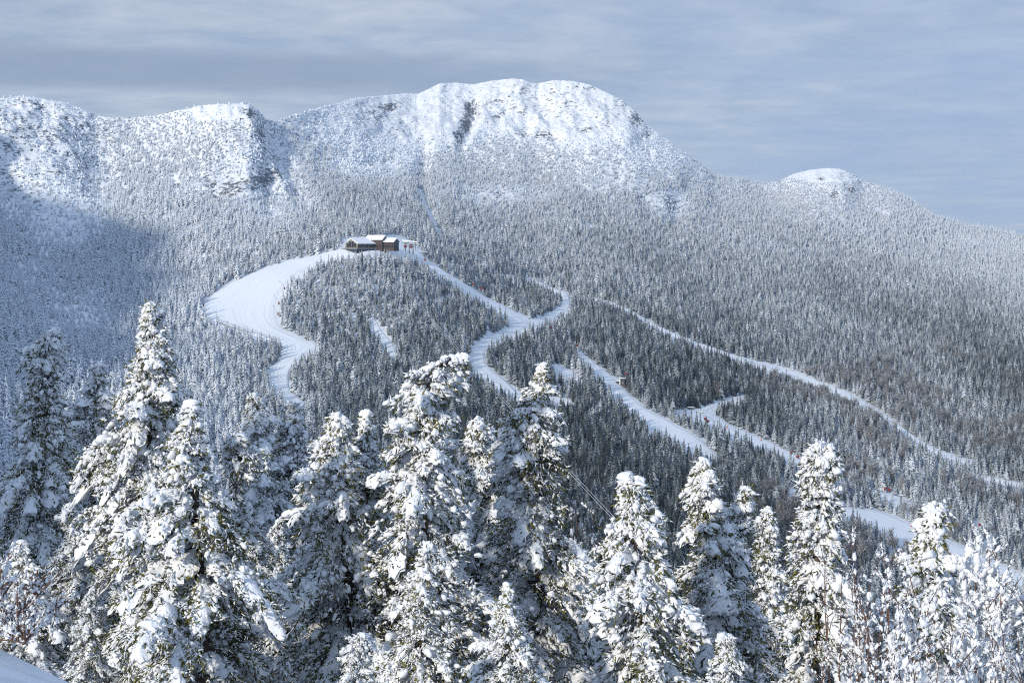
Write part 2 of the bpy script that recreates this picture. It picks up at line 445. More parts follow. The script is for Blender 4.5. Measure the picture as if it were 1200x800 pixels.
# back of the ridge
BK = [1.012, 1.03, 1.06, 1.1, 1.17, 1.25, 1.35, 1.5, 1.65, 1.8]
Yb = YF[0][None, :] * np.array(BK)[:, None]
dropf = np.array([3, 9, 20, 40, 85, 150, 230, 330, 400, 430])
Zb = np.maximum(ZF[0][None, :] - dropf[:, None] * 1.0, -420 - np.arange(10)[:, None] * 4.0)
TY = np.concatenate([Yn, YF[::-1], Yb]); TZ = np.concatenate([Zn, ZF[::-1], Zb]); TX = ucol[None, :] * TY
TR = np.concatenate([np.zeros_like(Yn), rockmask[::-1], np.zeros_like(Yb)])
NR = TY.shape[0]
idx = np.arange(NR * NC).reshape(NR, NC)
quads = np.stack([idx[:-1, :-1], idx[:-1, 1:], idx[1:, 1:], idx[1:, :-1]], -1).reshape(-1, 4)
me = np_mesh('mountain', np.stack([TX, TY, TZ], -1).reshape(-1, 3), quads, [M_TERR])
at_ = me.attributes.new('rock', 'FLOAT', 'POINT'); at_.data.foreach_set('value', TR.ravel().astype(np.float32))
tag(link('mountain_terrain', me), kind='structure')
TPX, TPY = proj(TX, TY, TZ)


def ground(X, Y):
    """terrain height at world X, Y (arrays)"""
    X = np.atleast_1d(np.asarray(X, float)); Y = np.atleast_1d(np.asarray(Y, float))
    u = X / Y
    k = np.clip(np.searchsorted(ucol, u) - 1, 0, NC - 2)
    t = np.clip((u - ucol[k]) / (ucol[k + 1] - ucol[k]), 0, 1)
    out = np.zeros_like(X)
    order = np.argsort(k, kind='stable'); ks = k[order]
    b = np.flatnonzero(np.r_[True, ks[1:] != ks[:-1], True])
    for i in range(len(b) - 1):
        o = order[b[i]:b[i + 1]]; c = ks[b[i]]
        z0 = np.interp(Y[o], TY[:, c], TZ[:, c]); z1 = np.interp(Y[o], TY[:, c + 1], TZ[:, c + 1])
        out[o] = z0 + (z1 - z0) * t[o]
    return out


def hit(px, py):
    """point of the terrain seen through a pixel"""
    u0 = (px - 600) / FPX / (CP + (400 - py) / FPX * SP)
    c = int(np.clip(np.searchsorted(ucol, u0) - 1, 0, NC - 2))
    t = (u0 - ucol[c]) / (ucol[c + 1] - ucol[c])
    Yc = TY[60:-10, c] * (1 - t) + TY[60:-10, c + 1] * t; Zc = TZ[60:-10, c] * (1 - t) + TZ[60:-10, c + 1] * t
    _, pc = proj(u0 * Yc, Yc, Zc)
    i = np.flatnonzero(pc <= py)
    i = int(i[0]) if len(i) else len(pc) - 1
    if i == 0: Y = Yc[0]
    else:
        s = (pc[i - 1] - py) / max(1e-6, pc[i - 1] - pc[i]); Y = Yc[i - 1] + s * (Yc[i] - Yc[i - 1])
    X = u0 * Y
    return Vector((X, Y, float(ground(X, Y)[0])))


# ------------------------------------------------------------------ ski runs
def resample(pl, step):
    pl = [np.array(p, float) for p in pl]
    d = np.r_[0, np.cumsum([np.linalg.norm(b - a) for a, b in zip(pl[:-1], pl[1:])])]
    n = max(3, int(d[-1] / step) + 1); s = np.linspace(0, d[-1], n)
    return np.stack([pchip(d, [p[0] for p in pl], s), pchip(d, [p[1] for p in pl], s)], -1)


def edges_from_centre(pts):
    c = resample([(p[0], p[1]) for p in pts], 3); d = np.r_[0, np.cumsum(np.linalg.norm(np.diff(c, axis=0), axis=1))]
    dd = [np.argmin(np.hypot(c[:, 0] - p[0], c[:, 1] - p[1])) for p in pts]
    w = np.interp(np.arange(len(c)), dd, [p[2] for p in pts]) / 2 * 1.0
    t = np.gradient(c, axis=0); t /= np.linalg.norm(t, axis=1)[:, None] + 1e-9
    n = np.stack([-t[:, 1], t[:, 0]], -1)
    w = w * (1 + .3 * (vnoise(np.arange(len(c)) * .21, c[:, 0] * .01, 3) - .5))
    return c - n * w[:, None], c + n * w[:, None]


RUN_POLYS = []


def run(name, L, Rr, across=7):
    n = max(len(L), len(Rr))
    q = np.linspace(0, 1, n)
    L = np.stack([np.interp(q, np.linspace(0, 1, len(L)), L[:, i]) for i in (0, 1)], -1)
    Rr = np.stack([np.interp(q, np.linspace(0, 1, len(Rr)), Rr[:, i]) for i in (0, 1)], -1)
    RUN_POLYS.append([tuple(p) for p in L] + [tuple(p) for p in Rr[::-1]])
    vs = []; uvs = []
    for j in range(n):
        for k in range(across + 1):
            s = k / across; p = L[j] * (1 - s) + Rr[j] * s
            v = hit(*p); lift = .45 if 0 < k < across else -.6
            vs.append((v.x, v.y, v.z + lift)); uvs.append((s, j * 3.0))
    ii = np.arange(n * (across + 1)).reshape(n, across + 1)
    fs = np.stack([ii[:-1, :-1], ii[:-1, 1:], ii[1:, 1:], ii[1:, :-1]], -1).reshape(-1, 4)
    # keep faces looking up
    v = np.array(vs); nz = np.cross(v[fs[:, 1]] - v[fs[:, 0]], v[fs[:, 2]] - v[fs[:, 0]])[:, 2]
    fs[nz < 0] = fs[nz < 0][:, ::-1]
    me = np_mesh(name, vs, fs, [M_RUN])
    uvl = me.uv_layers.new(name='along'); li = np.zeros(len(me.loops), np.int32); me.loops.foreach_get('vertex_index', li)
    uvl.data.foreach_set('uv', np.array(uvs, np.float32)[li].ravel())
    o = link(name, me); tag(o, kind='structure'); return o


run('ski_run', resample([(402, 291), (385, 295), (360, 301), (335, 306), (305, 316), (275, 328), (250, 344), (236, 358), (238, 370), (255, 378), (285, 389), (312, 398), (332, 404), (330, 416), (318, 430), (315, 445), (324, 460), (340, 474), (350, 482)], 3),
    resample([(412, 298), (398, 300), (380, 305), (365, 312), (352, 319), (340, 330), (330, 345), (326, 358), (326, 370), (332, 382), (345, 392), (365, 400), (376, 406), (362, 413), (347, 425), (339, 440), (339, 453), (350, 465), (358, 472)], 3), 12)
run('ski_run', *edges_from_centre([(420, 293, 8), (450, 292, 9), (478, 295, 13), (500, 307, 7), (522, 322, 7), (547, 338, 8), (572, 354, 8), (600, 368, 10), (618, 377, 11)]))
run('ski_run', *edges_from_centre([(616, 380, 10), (635, 376, 10), (652, 367, 12), (664, 356, 11), (663, 347, 8), (650, 340, 4), (630, 331, 3), (608, 325, 2), (582, 322, 2)]))
run('ski_run', *edges_from_centre([(618, 376, 12), (595, 389, 11), (572, 401, 15), (560, 412, 18), (562, 425, 19), (575, 440, 16), (592, 453, 13), (608, 466, 10), (640, 467, 6), (670, 470, 4)]))
run('ski_run', *edges_from_centre([(678, 414, 5), (692, 426, 9), (708, 440, 14), (725, 456, 14), (742, 474, 14), (762, 490, 17), (785, 503, 19), (810, 517, 17), (832, 531, 10), (842, 538, 4)]))
run('ski_run', *edges_from_centre([(x_, y_ - 1, w_ * (.52 if x_ < 870 else .8)) for x_, y_, w_ in [(676, 348, 3), (690, 350, 4), (712, 355, 4), (735, 364, 4), (752, 374, 8), (772, 385, 7), (800, 397, 5), (830, 408, 6), (858, 418, 6), (880, 425, 8), (905, 432, 11), (930, 440, 12), (960, 452, 9), (990, 463, 9), (1010, 473, 8), (1030, 485, 9), (1045, 495, 8), (1070, 513, 5), (1095, 528, 6), (1120, 538, 9), (1142, 543, 9)]]))
run('ski_run', *edges_from_centre([(790, 483, 7), (810, 484, 11), (830, 489, 13), (850, 499, 11), (875, 511, 12), (905, 524, 12), (925, 535, 13), (945, 545, 12)]))
run('ski_run', *edges_from_centre([(822, 482, 8), (838, 474, 7), (855, 468, 6), (876, 464, 3)]))
run('ski_run', *edges_from_centre([(915, 569, 8), (930, 577, 10), (950, 588, 8), (975, 598, 8), (1000, 600, 11), (1025, 606, 19), (1055, 619, 24), (1090, 635, 24), (1130, 652, 22), (1165, 667, 18), (1200, 682, 14), (1240, 700, 10)]))
run('ski_run', *edges_from_centre([(1020, 575, 5), (1035, 579, 7), (1052, 586, 10), (1072, 593, 5)]))
run('snow_clearing', *edges_from_centre([(436, 372, 4), (446, 392, 7), (455, 405, 12), (464, 420, 10)]))
run('snow_clearing', *edges_from_centre([(645, 428, 4), (658, 434, 10), (672, 440, 9), (680, 445, 5)]))
run('snow_clearing', *edges_from_centre([(492, 222, 3), (500, 243, 4), (508, 260, 5), (518, 277, 4)]))
for pl in ([(1140, 558, 3), (1170, 563, 5), (1200, 568, 4)], [(1140, 611, 4), (1150, 613, 4), (1160, 617, 3)]):
    run('snow_clearing', *edges_from_centre(pl))

# ------------------------------------------------------------------ foreground tree silhouettes (1200x800 px of the photo)
HERO = [
    # id, distance, rows (y, left, axis, right), label, seed, snow amount
    ('a', 29, [(388, 58, 62, 68), (400, 34, 56, 72), (420, 23, 52, 77), (440, 32, 52, 74), (462, 34, 52, 70), (480, 18, 52, 82), (520, 0, 50, 98), (560, -12, 48, 108), (620, -25, 46, 120), (700, -40, 46, 130), (800, -50, 46, 140)],
     'shaded snowy spruce at the left edge with a broad ragged head', 1, 1.0),
    ('b', 36, [(428, 112, 117, 122), (450, 98, 115, 126), (480, 82, 112, 132), (520, 74, 112, 140), (600, 60, 112, 160), (700, 50, 112, 170)],
     'bluish shaded spruce half hidden between the ragged-headed spruce and the tallest spire', 2, 1.25),
    ('c', 24, [(358, 178, 184, 192), (385, 170, 184, 198), (410, 164, 184, 200), (440, 156, 183, 206), (456, 134, 182, 210), (480, 128, 181, 212), (520, 118, 180, 213), (560, 100, 179, 215), (600, 92, 178, 230), (650, 85, 178, 245), (720, 75, 178, 265), (800, 70, 178, 275)],
     'tallest snow-plastered spruce with a narrow sunlit spire', 3, 1.2),
    ('d', 20, [(478, 222, 226, 230), (500, 206, 226, 238), (530, 196, 227, 246), (560, 188, 228, 252), (590, 155, 230, 272), (620, 132, 232, 300), (660, 118, 234, 325), (700, 122, 236, 330), (740, 140, 238, 332), (800, 150, 240, 335)],
     'broad sunlit spruce with olive needles in front of the tallest spire', 4, .9),
    ('e', 35, [(462, 291, 297, 304), (485, 284, 300, 320), (500, 282, 303, 330), (540, 275, 306, 345), (600, 270, 308, 365), (650, 262, 310, 375)],
     'pale shaded spruce behind the small bare-stemmed tree', 5, 1.2),
    ('f', 35.5, [(475, 334, 344, 352), (492, 330, 344, 357), (520, 324, 345, 366), (570, 316, 346, 376), (650, 306, 346, 384)],
     'blue-grey spruce with a rounded top right behind the pale shaded spruce', 6, 1.2),
    ('g', 25, [(512, 270, 277, 285), (525, 262, 278, 305), (545, 258, 279, 320), (553, 270, 279, 300), (560, 276, 280, 284), (600, 276, 280, 284), (612, 262, 280, 305), (650, 244, 281, 322), (700, 240, 282, 330)],
     'small snowy spruce with a bare dark stem below its flat top', 7, 1.0),
    ('h', 23, [(486, 391, 395, 401), (505, 383, 396, 408), (522, 374, 397, 412), (545, 362, 398, 418), (556, 341, 399, 421), (580, 346, 400, 428), (600, 337, 402, 440), (640, 335, 406, 455), (680, 330, 410, 485), (730, 320, 412, 515), (800, 315, 414, 525)],
     'bushy sunlit spruce with a blunt white cone top near the picture centre', 8, 1.05),
    ('i', 23.8, [(485, 426, 428, 430), (505, 424, 428, 433), (516, 416, 429, 440), (540, 410, 430, 455), (580, 405, 432, 462), (640, 400, 434, 475)],
     'spruce with a thin needle-like leader just right of the blunt white cone', 9, 1.1),
    ('j', 22, [(420, 514, 528, 545), (432, 486, 512, 549), (445, 464, 504, 545), (462, 454, 498, 522), (471, 480, 496, 512), (480, 478, 496, 538), (495, 460, 496, 540), (510, 452, 496, 520), (540, 446, 497, 545), (580, 440, 498, 560), (640, 430, 500, 575), (700, 420, 502, 590), (800, 405, 504, 600)],
     'big snow-loaded spruce whose bent top leans over to the right', 10, 1.2),
    ('k', 26, [(493, 553, 560, 566), (505, 548, 561, 575), (530, 545, 562, 580), (560, 548, 563, 588), (600, 544, 565, 600), (680, 530, 566, 615)],
     'short snowy spruce squeezed between the bent-topped spruce and the next tall spruce', 11, 1.1),
    ('l', 24, [(433, 632, 637, 641), (450, 619, 633, 645), (465, 608, 630, 650), (490, 595, 626, 657), (510, 588, 625, 655), (530, 578, 624, 661), (560, 570, 624, 668), (575, 578, 624, 664), (600, 566, 625, 672), (640, 560, 628, 690), (700, 550, 632, 715), (800, 540, 636, 730)],
     'tall spruce with a tilted white tip, right of the bent-topped spruce', 12, 1.0),
    ('m', 20, [(564, 722, 740, 757), (580, 720, 741, 757), (600, 728, 742, 766), (616, 712, 743, 796), (640, 700, 744, 782), (680, 690, 746, 800), (700, 670, 748, 810), (725, 684, 750, 820), (760, 680, 752, 830), (800, 670, 754, 832)],
     'stout all-white spruce with a flat forked crown top', 13, 1.3),
    ('n', 23, [(541, 820, 824, 828), (560, 808, 824, 842), (580, 806, 824, 838), (600, 805, 825, 842), (620, 800, 828, 866), (640, 786, 832, 882), (660, 787, 836, 888), (680, 795, 840, 872), (720, 790, 845, 905), (760, 800, 850, 915), (800, 800, 855, 920)],
     'snowy spruce with a slim bottle-shaped top and olive lower needles', 14, 1.05),
    ('o', 23.4, [(573, 866, 873, 881), (590, 852, 870, 882), (605, 846, 864, 876), (622, 838, 858, 872), (680, 836, 856, 880), (760, 836, 858, 890)],
     'small leaning snowy top rising beside the bottle-shaped spruce', 15, 1.2),
    ('p', 30, [(600, 896, 901, 906), (620, 886, 901, 911), (650, 880, 901, 918), (690, 876, 902, 926), (740, 874, 902, 934), (800, 870, 902, 940)],
     'grey shaded spruce with a neat pointed cone behind its taller white neighbour', 16, .9),
    ('q', 21, [(517, 946, 957, 974), (535, 938, 956, 975), (550, 932, 955, 972), (580, 935, 955, 978), (600, 930, 955, 976), (620, 921, 955, 985), (640, 920, 955, 988), (660, 922, 955, 988), (700, 915, 955, 992), (750, 908, 955, 1000), (800, 902, 955, 1008)],
     'tall snow-encrusted column-like spruce standing against the dark valley', 17, 1.35),
    ('r', 18, [(599, 1087, 1104, 1116), (611, 1083, 1096, 1119), (622, 1080, 1092, 1105), (640, 1075, 1091, 1106), (660, 1071, 1092, 1118), (690, 1056, 1093, 1125), (720, 1032, 1094, 1130), (760, 1038, 1096, 1148), (800, 1040, 1098, 1158)],
     'white spruce whose tip curls over like a hook above the shrubs', 18, 1.4),
]
HERO_POLYS = []
for h_ in HERO:
    rows = h_[2]
    HERO_POLYS.append([(r[1], r[0]) for r in rows] + [(rows[-1][1], 900), (rows[-1][3], 900)] + [(r[3], r[0]) for r in rows[::-1]])

# ------------------------------------------------------------------ far forest
def far_tree(seed, slim=1.0, tiers=12):
    rg = np.random.default_rng(seed); vs = []; fs = []
    # stem
    k = 5
    for z, r in ((-.08, .022), (.5, .014), (1.0, .003)):
        for a in range(k):
            vs.append((r * math.cos(2 * math.pi * a / k), r * math.sin(2 * math.pi * a / k), z))
    for i in range(2):
        for a in range(k):
            p, q = i * k + a, i * k + (a + 1) % k
            fs += [(p, q, q + k), (p, q + k, p + k)]
    bulge = rg.uniform(.7, 1.0)
    for t in range(tiers):
        z = .05 + .93 * (t / (tiers - 1)) ** .92
        r0 = .185 * slim * (1 - z) ** bulge + .016
        nb = 8 if z < .6 else 6
        a0 = rg.uniform(0, 6.28)
        for j in range(nb):
            if rg.random() < .10: continue
            a = a0 + 6.283 * j / nb + rg.normal(0, .22); r = r0 * rg.uniform(.6, 1.3)
            zz = z + rg.normal(0, .018); dr = r * rg.uniform(.25, .8) + .01
            ca, sa = math.cos(a), math.sin(a); w = max(.018, r * .42) * rg.uniform(.8, 1.2); th = .012 + .10 * r * rg.uniform(.6, 1.5)
            b = len(vs)
            P = lambda rr, ww, z_: (ca * rr - sa * ww, sa * rr + ca * ww, z_)
            vs += [P(.004, 0, zz + .035), P(r * .62, w, zz - dr * .55), P(r * .62, -w, zz - dr * .55), P(r * .6, 0, zz - dr * .35 + th), P(r, 0, zz - dr)]
            fs += [(b, b + 3, b + 1), (b, b + 2, b + 3), (b + 1, b + 3, b + 4), (b + 3, b + 2, b + 4), (b, b + 1, b + 4), (b, b + 4, b + 2)]
    return np_mesh('far_conifer', vs, np.array(fs), [M_FAR], smooth=False)


PROTO = [far_tree(100, 1.0), far_tree(101, .8, 13), far_tree(102, 1.2, 11), far_tree(103, .9, 12), far_tree(104, 1.4, 10)]

def mound(seed):
    rg = np.random.default_rng(seed); V = []; Fc = []; b = 0
    import bmesh
    bm = bmesh.new(); bmesh.ops.create_icosphere(bm, subdivisions=1, radius=1); iv = np.array([p.co[:] for p in bm.verts]); jf = np.array([[q.index for q in p.verts] for p in bm.faces]); bm.free()
    for i in range(7):
        a = rg.uniform(0, 6.28); d = rg.uniform(0, .17) if i else 0; r = rg.uniform(.07, .15)
        c = np.array([d * math.cos(a), d * math.sin(a), rg.uniform(.1, .75) if d < .08 else rg.uniform(.05, .45)])
        V.append(iv * np.array([r, r, rg.uniform(.22, .4)]) * (1 + rg.normal(0, .15, (12, 1))) + c); Fc.append(jf + b); b += 12
    return np_mesh('snow_caked_tree', np.concatenate(V), np.concatenate(Fc), [M_FAR], smooth=False)


M_HARD = bpy.data.materials.new('bare_hardwood'); M_HARD.use_nodes = True
nt = M_HARD.node_tree; b = nt.nodes['Principled BSDF']
g = node(nt, 'ShaderNodeNewGeometry'); nn = noise(nt, 1.1, 3, .7, g.outputs['Position'])
fr = node(nt, 'ShaderNodeAttribute', attribute_type='INSTANCER', attribute_name='frost')
f = math_n(nt, 'ADD', math_n(nt, 'MULTIPLY', fr.outputs['Fac'], .7), math_n(nt, 'MULTIPLY', math_n(nt, 'SUBTRACT', nn.outputs['Fac'], .5), 2.2), clamp=True)
nt.links.new(mix_col(nt, f, (.074, .064, .066), (.62, .65, .69)), b.inputs['Base Color']); b.inputs['Roughness'].default_value = .85


def hardwood(seed):
    rg = np.random.default_rng(seed); V = []; Fc = []
    def blade(p, q, w):
        d = q - p; a_ = np.cross(d, rg.normal(0, 1, 3)); a_ /= np.linalg.norm(a_) + 1e-9; c_ = np.cross(d, a_); c_ /= np.linalg.norm(c_) + 1e-9
        i = len(V); V.extend([p + a_ * w, p - a_ * w * .5 + c_ * w * .87, p - a_ * w * .5 - c_ * w * .87, q]); Fc.extend([(i, i + 1, i + 3), (i + 1, i + 2, i + 3), (i + 2, i, i + 3)])
    for s_ in range(3):
        a = rg.uniform(0, 6.28); tip = np.array([.10 * math.cos(a), .10 * math.sin(a), rg.uniform(.75, 1.0)]); blade(np.array([0, 0, -.05]), tip, .014)
        for k_ in range(26):
            t = rg.uniform(.25, .95); p = tip * t; a = rg.uniform(0, 6.28); l = rg.uniform(.12, .30)
            q = p + np.array([math.cos(a) * l * .7, math.sin(a) * l * .7, l * rg.uniform(.5, 1.1)]); blade(p, q, .011)
            for m_ in range(2): blade(p + (q - p) * .5, q + rg.normal(0, .06, 3), .008)
    return np_mesh('bare_hardwood', np.array(V), np.array(Fc), [M_HARD], smooth=False)


SP_ = 3.6
gx, gy = np.meshgrid(np.arange(-1050, 1150, SP_), np.arange(95, 2480, SP_))
gx = (gx + RNG.uniform(-.48, .48, gx.shape) * SP_).ravel(); gy = (gy + RNG.uniform(-.48, .48, gy.shape) * SP_).ravel()
k = np.abs(gx / gy) < .40
gx, gy = gx[k], gy[k]
gz = ground(gx, gy)
ymax = np.interp(gx / gy, ucol, YF[0]); ymin = np.interp(gx / gy, ucol, YF[-1])
k = gy < ymax * 1.02
gx, gy, gz, ymin = gx[k], gy[k], gz[k], ymin[k]
ppx, ppy = proj(gx, gy, gz)
nzn = fbm(gx / 140, gy / 140, 3, 61); nz2 = fbm(gx / 35, gy / 35, 3, 62)
# height falls with elevation
hh = np.interp(gz + 18 * nzn, [-260, -150, -70, 0, 50, 100, 140, 175, 230], [13.5, 12.5, 10.5, 8.8, 7.0, 5.0, 3.2, 1.9, 1.3])
# size clamp on the right shoulder (its low summit is also stunted)
sh = np.exp(-(((ppx - 975) / 90) ** 2 + ((ppy - 205) / 40) ** 2)); hh *= 1 - .6 * sh
hh *= .9 * np.minimum(1.4, np.exp(RNG.normal(-.20, .30, hh.shape))) * (1 + .6 * nz2)
hpx = hh / gy * FPX
keep = ~((gy < ymin * .97) & (ppy - hpx < 815))          # nothing tall on the hidden slope just below the wood
for poly in RUN_POLYS:
    xs = [p[0] for p in poly]; ys = [p[1] for p in poly]
    near = (ppx > min(xs) - 12) & (ppx < max(xs) + 12) & (ppy > min(ys) - 4) & (ppy < max(ys) + 40)
    ii = np.flatnonzero(near & keep)
    bad = np.zeros(len(ii), bool)
    for fr_ in (0, .25, .5):
        bad |= in_poly(ppx[ii], ppy[ii] - fr_ * hpx[ii], poly)
    for dx in (-1.0, 1.0):
        bad |= in_poly(ppx[ii] + dx, ppy[ii] - .2 * hpx[ii], poly)
    keep[ii[bad]] = False
# clearings: bare upper mountain, rocks, lodge yard
LODGE_YARD = [(400, 279), (466, 275), (478, 281), (494, 291), (497, 303), (478, 299), (452, 294), (400, 294)]
for fr_ in (0, .4, .75):
    keep &= ~in_poly(ppx, ppy - fr_ * hpx, LODGE_YARD)
BARE = [  # px, py, rx, ry, how bare
    (600, 112, 95, 34, .93), (480, 145, 95, 32, .88), (690, 135, 75, 36, .86), (420, 150, 60, 30, .7), (975, 203, 48, 10, .95), (262, 132, 42, 12, .9), (300, 195, 45, 40, .82), (320, 235, 40, 30, .5),
    (45, 140, 60, 28, .9), (45, 200, 75, 55, .86), (75, 250, 50, 40, .75), (95, 370, 42, 28, .6), (40, 330, 45, 30, .3), (760, 185, 50, 22, .45), (720, 200, 60, 22, .35), (590, 228, 60, 12, .4), (785, 240, 22, 16, .5), (440, 190, 60, 20, .6)]
bare = np.zeros(gx.shape)
for (cx, cy, rx, ry, st) in BARE:
    bare = np.maximum(bare, st * np.exp(-(((ppx - cx) / rx) ** 2 + ((ppy - cy) / ry) ** 2) ** 2 * .7))
rockv = np.zeros(gx.shape)
for (cx, cy, rx, ry, tl, st) in ROCKS:
    dx, dy = ppx - cx, ppy - cy; a = dx * math.cos(tl) + dy * math.sin(tl); c = -dx * math.sin(tl) + dy * math.cos(tl)
    rockv = np.maximum(rockv, st * np.exp(-((a / rx) ** 2 + (c / ry) ** 2) * .9))
keep &= RNG.random(gx.shape) > np.clip(.30 * bare + .9 * nz2 * (bare > .1), 0, .9)
keep &= RNG.random(gx.shape) > rockv * 1.3
hh *= 1 - .62 * bare; hh = np.maximum(hh, .8)
keep &= RNG.random(gx.shape) > .08 + .9 * np.maximum(0, nz2 - .03)
frost_shade = np.interp(gz + 30 * nzn, [-230, -150, -100, -50, 0, 60, 130, 200], [.26, .31, .38, .50, .66, .82, .98, 1.1])
frost_shade += .55 * sstep(440, 120, ppx) + .10 * sstep(700, 1000, ppx) * sstep(480, 330, ppy) + .14 * sstep(850, 1100, ppx) + .20 * nzn + .16 * nz2 + RNG.normal(0, .10, gx.shape)  # left term: heavier rime, raised further to lighten the shade there
frost_shade += .10 * np.sin((ppx * .55 + gz * 1.2) / 45.0) * sstep(850, 1000, ppx)  # diagonal cloud-shadow bands put into the frost colour
frost_shade = np.clip(frost_shade + 1.0 * np.maximum(bare, .7 * sstep(60, 150, gz)), .14, 2.0)
keep0 = keep.copy()
gx, gy, gz, hh, hpx, frost_shade, ppx, ppy, ymin = [a[keep] for a in (gx, gy, gz, hh, hpx, frost_shade, ppx, ppy, ymin)]
barek = np.maximum(bare[keep0], sstep(110, 190, gz)); var = np.where((RNG.random(gx.shape) < .92 * sstep(.12, .6, barek)) & (hh < 3.6), 5 + RNG.integers(0, 2, gx.shape), RNG.integers(0, 5, gx.shape)); rotz = RNG.uniform(0, 6.28, gx.shape); wid = RNG.uniform(.85, 1.35, gx.shape)
# stunted trees up high are rounder
wid = wid * np.interp(hh, [1, 2, 3.5, 6, 12], [3.4, 2.3, 1.5, 1.15, 1.0])
apx, apy = ppx, ppy - hpx * .95
vis = (apx > 8) & (apx < 1192) & (apy < 735) & (apy > 280) & (gy > ymin * .9)
for poly in HERO_POLYS:
    ii = np.flatnonzero(vis); inside = np.zeros(len(ii), bool)
    for (dx, dy) in ((0, 0), (-3, 4), (3, 4), (0, 10)):
        inside |= in_poly(apx[ii] + dx, apy[ii] + dy, poly)
    vis[ii[inside]] = False
hw = (gz < -118) & (RNG.random(gx.shape) < .42 * sstep(-.02, .12, fbm(gx / 90 + 7, gy / 90, 3, 66)) * sstep(740, 960, ppx)); var = np.where(hw, 7, var); wid = np.where(hw, wid * 1.15, wid); vis &= var < 5
sel = np.flatnonzero(vis); sel = sel[np.argsort(-hpx[sel] + 5 * RNG.random(len(sel)))][:280]
indiv = np.zeros(gx.shape, bool); indiv[sel] = True
first = {}
for i in sel:
    v = int(var[i])
    o = first[v].copy() if v in first else bpy.data.objects.new('conifer', PROTO[v])
    COL.objects.link(o)
    o.location = (gx[i], gy[i], gz[i] - .2); o.rotation_euler = (0, 0, rotz[i]); o.scale = (hh[i] * wid[i], hh[i] * wid[i], hh[i])
    o['frost'] = float(frost_shade[i])
    if v not in first:
        first[v] = o
        tag(o, 'small dark snow-dusted conifer low in the valley forest just above the foreground treetops', 'tree', 'valley conifers just beyond the foreground spruces')
for v in (5, 6):
    first[v] = bpy.data.objects.new('snow_caked_tree', mound(300 + v))      # only ever placed as part of the forest
first[7] = bpy.data.objects.new('bare_hardwood', hardwood(331))
rest = ~indiv
me = bpy.data.meshes.new('forest_points'); nrest = int(rest.sum()); me.vertices.add(nrest)
me.vertices.foreach_set('co', np.stack([gx, gy, gz - .15], -1)[rest].astype(np.float32).ravel())
def addattr(nm, typ, key, arr):
    a = me.attributes.new(nm, typ, 'POINT'); a.data.foreach_set(key, np.ascontiguousarray(arr).ravel())
addattr('frost', 'FLOAT', 'value', frost_shade[rest].astype(np.float32)); addattr('kind_of', 'INT', 'value', var[rest].astype(np.int32))
tilt = RNG.normal(0, .035, (nrest, 2))
addattr('rot', 'FLOAT_VECTOR', 'vector', np.stack([tilt[:, 0], tilt[:, 1], rotz[rest]], -1).astype(np.float32))
addattr('size', 'FLOAT_VECTOR', 'vector', np.stack([hh * wid, hh * wid, hh], -1)[rest].astype(np.float32))
forest = link('conifer_forest', me); tag(forest, kind='stuff')
forest['label'] = 'snow-frosted conifer forest covering the whole mountainside'
forest['category'] = 'forest'
ng = bpy.data.node_groups.new('forest', 'GeometryNodeTree'); ng.is_modifier = True
ng.interface.new_socket('Geometry', in_out='INPUT', socket_type='NodeSocketGeometry'); ng.interface.new_socket('Geometry', in_out='OUTPUT', socket_type='NodeSocketGeometry')
gi = ng.nodes.new('NodeGroupInput'); go = ng.nodes.new('NodeGroupOutput'); jn = ng.nodes.new('GeometryNodeJoinGeometry')
def named(nm, dt):
    n = ng.nodes.new('GeometryNodeInputNamedAttribute'); n.data_type = dt; n.inputs['Name'].default_value = nm; return n
kN, rN, sN = named('kind_of', 'INT'), named('rot', 'FLOAT_VECTOR'), named('size', 'FLOAT_VECTOR')
e2r = ng.nodes.new('FunctionNodeEulerToRotation'); ng.links.new(rN.outputs[0], e2r.inputs[0])
for v in range(8):
    if v not in first: continue
    oi = ng.nodes.new('GeometryNodeObjectInfo'); oi.inputs['Object'].default_value = first[v]; oi.inputs['As Instance'].default_value = True; oi.transform_space = 'ORIGINAL'
    cmp_ = ng.nodes.new('FunctionNodeCompare'); cmp_.data_type = 'INT'; cmp_.operation = 'EQUAL'; ng.links.new(kN.outputs[0], cmp_.inputs[2]); cmp_.inputs[3].default_value = v
    ip = ng.nodes.new('GeometryNodeInstanceOnPoints')
    ng.links.new(gi.outputs[0], ip.inputs['Points']); ng.links.new(cmp_.outputs[0], ip.inputs['Selection']); ng.links.new(oi.outputs['Geometry'], ip.inputs['Instance'])
    ng.links.new(e2r.outputs[0], ip.inputs['Rotation']); ng.links.new(sN.outputs[0], ip.inputs['Scale']); ng.links.new(ip.outputs[0], jn.inputs[0])
ng.links.new(jn.outputs[0], go.inputs[0])
md = forest.modifiers.new('forest', 'NODES'); md.node_group = ng
print('forest trees', nrest, 'individual', len(sel))

# ------------------------------------------------------------------ near trees
def ico(sub):
    import bmesh
    bm = bmesh.new(); bmesh.ops.create_icosphere(bm, subdivisions=sub, radius=1); v = np.array([p.co[:] for p in bm.verts]); f = np.array([[q.index for q in p.verts] for p in bm.faces]); bm.free()
    return v, f
ICO1, ICO2 = ico(1), ico(2)
SPRIG_V = np.array([(0, 0, 0), (.4, 1, 0), (.4, -.5, .87), (.4, -.5, -.87), (1, 0, 0)], float)
SPRIG_F = np.array([(0, 1, 2), (0, 2, 3), (0, 3, 1), (4, 2, 1), (4, 3, 2), (4, 1, 3)])


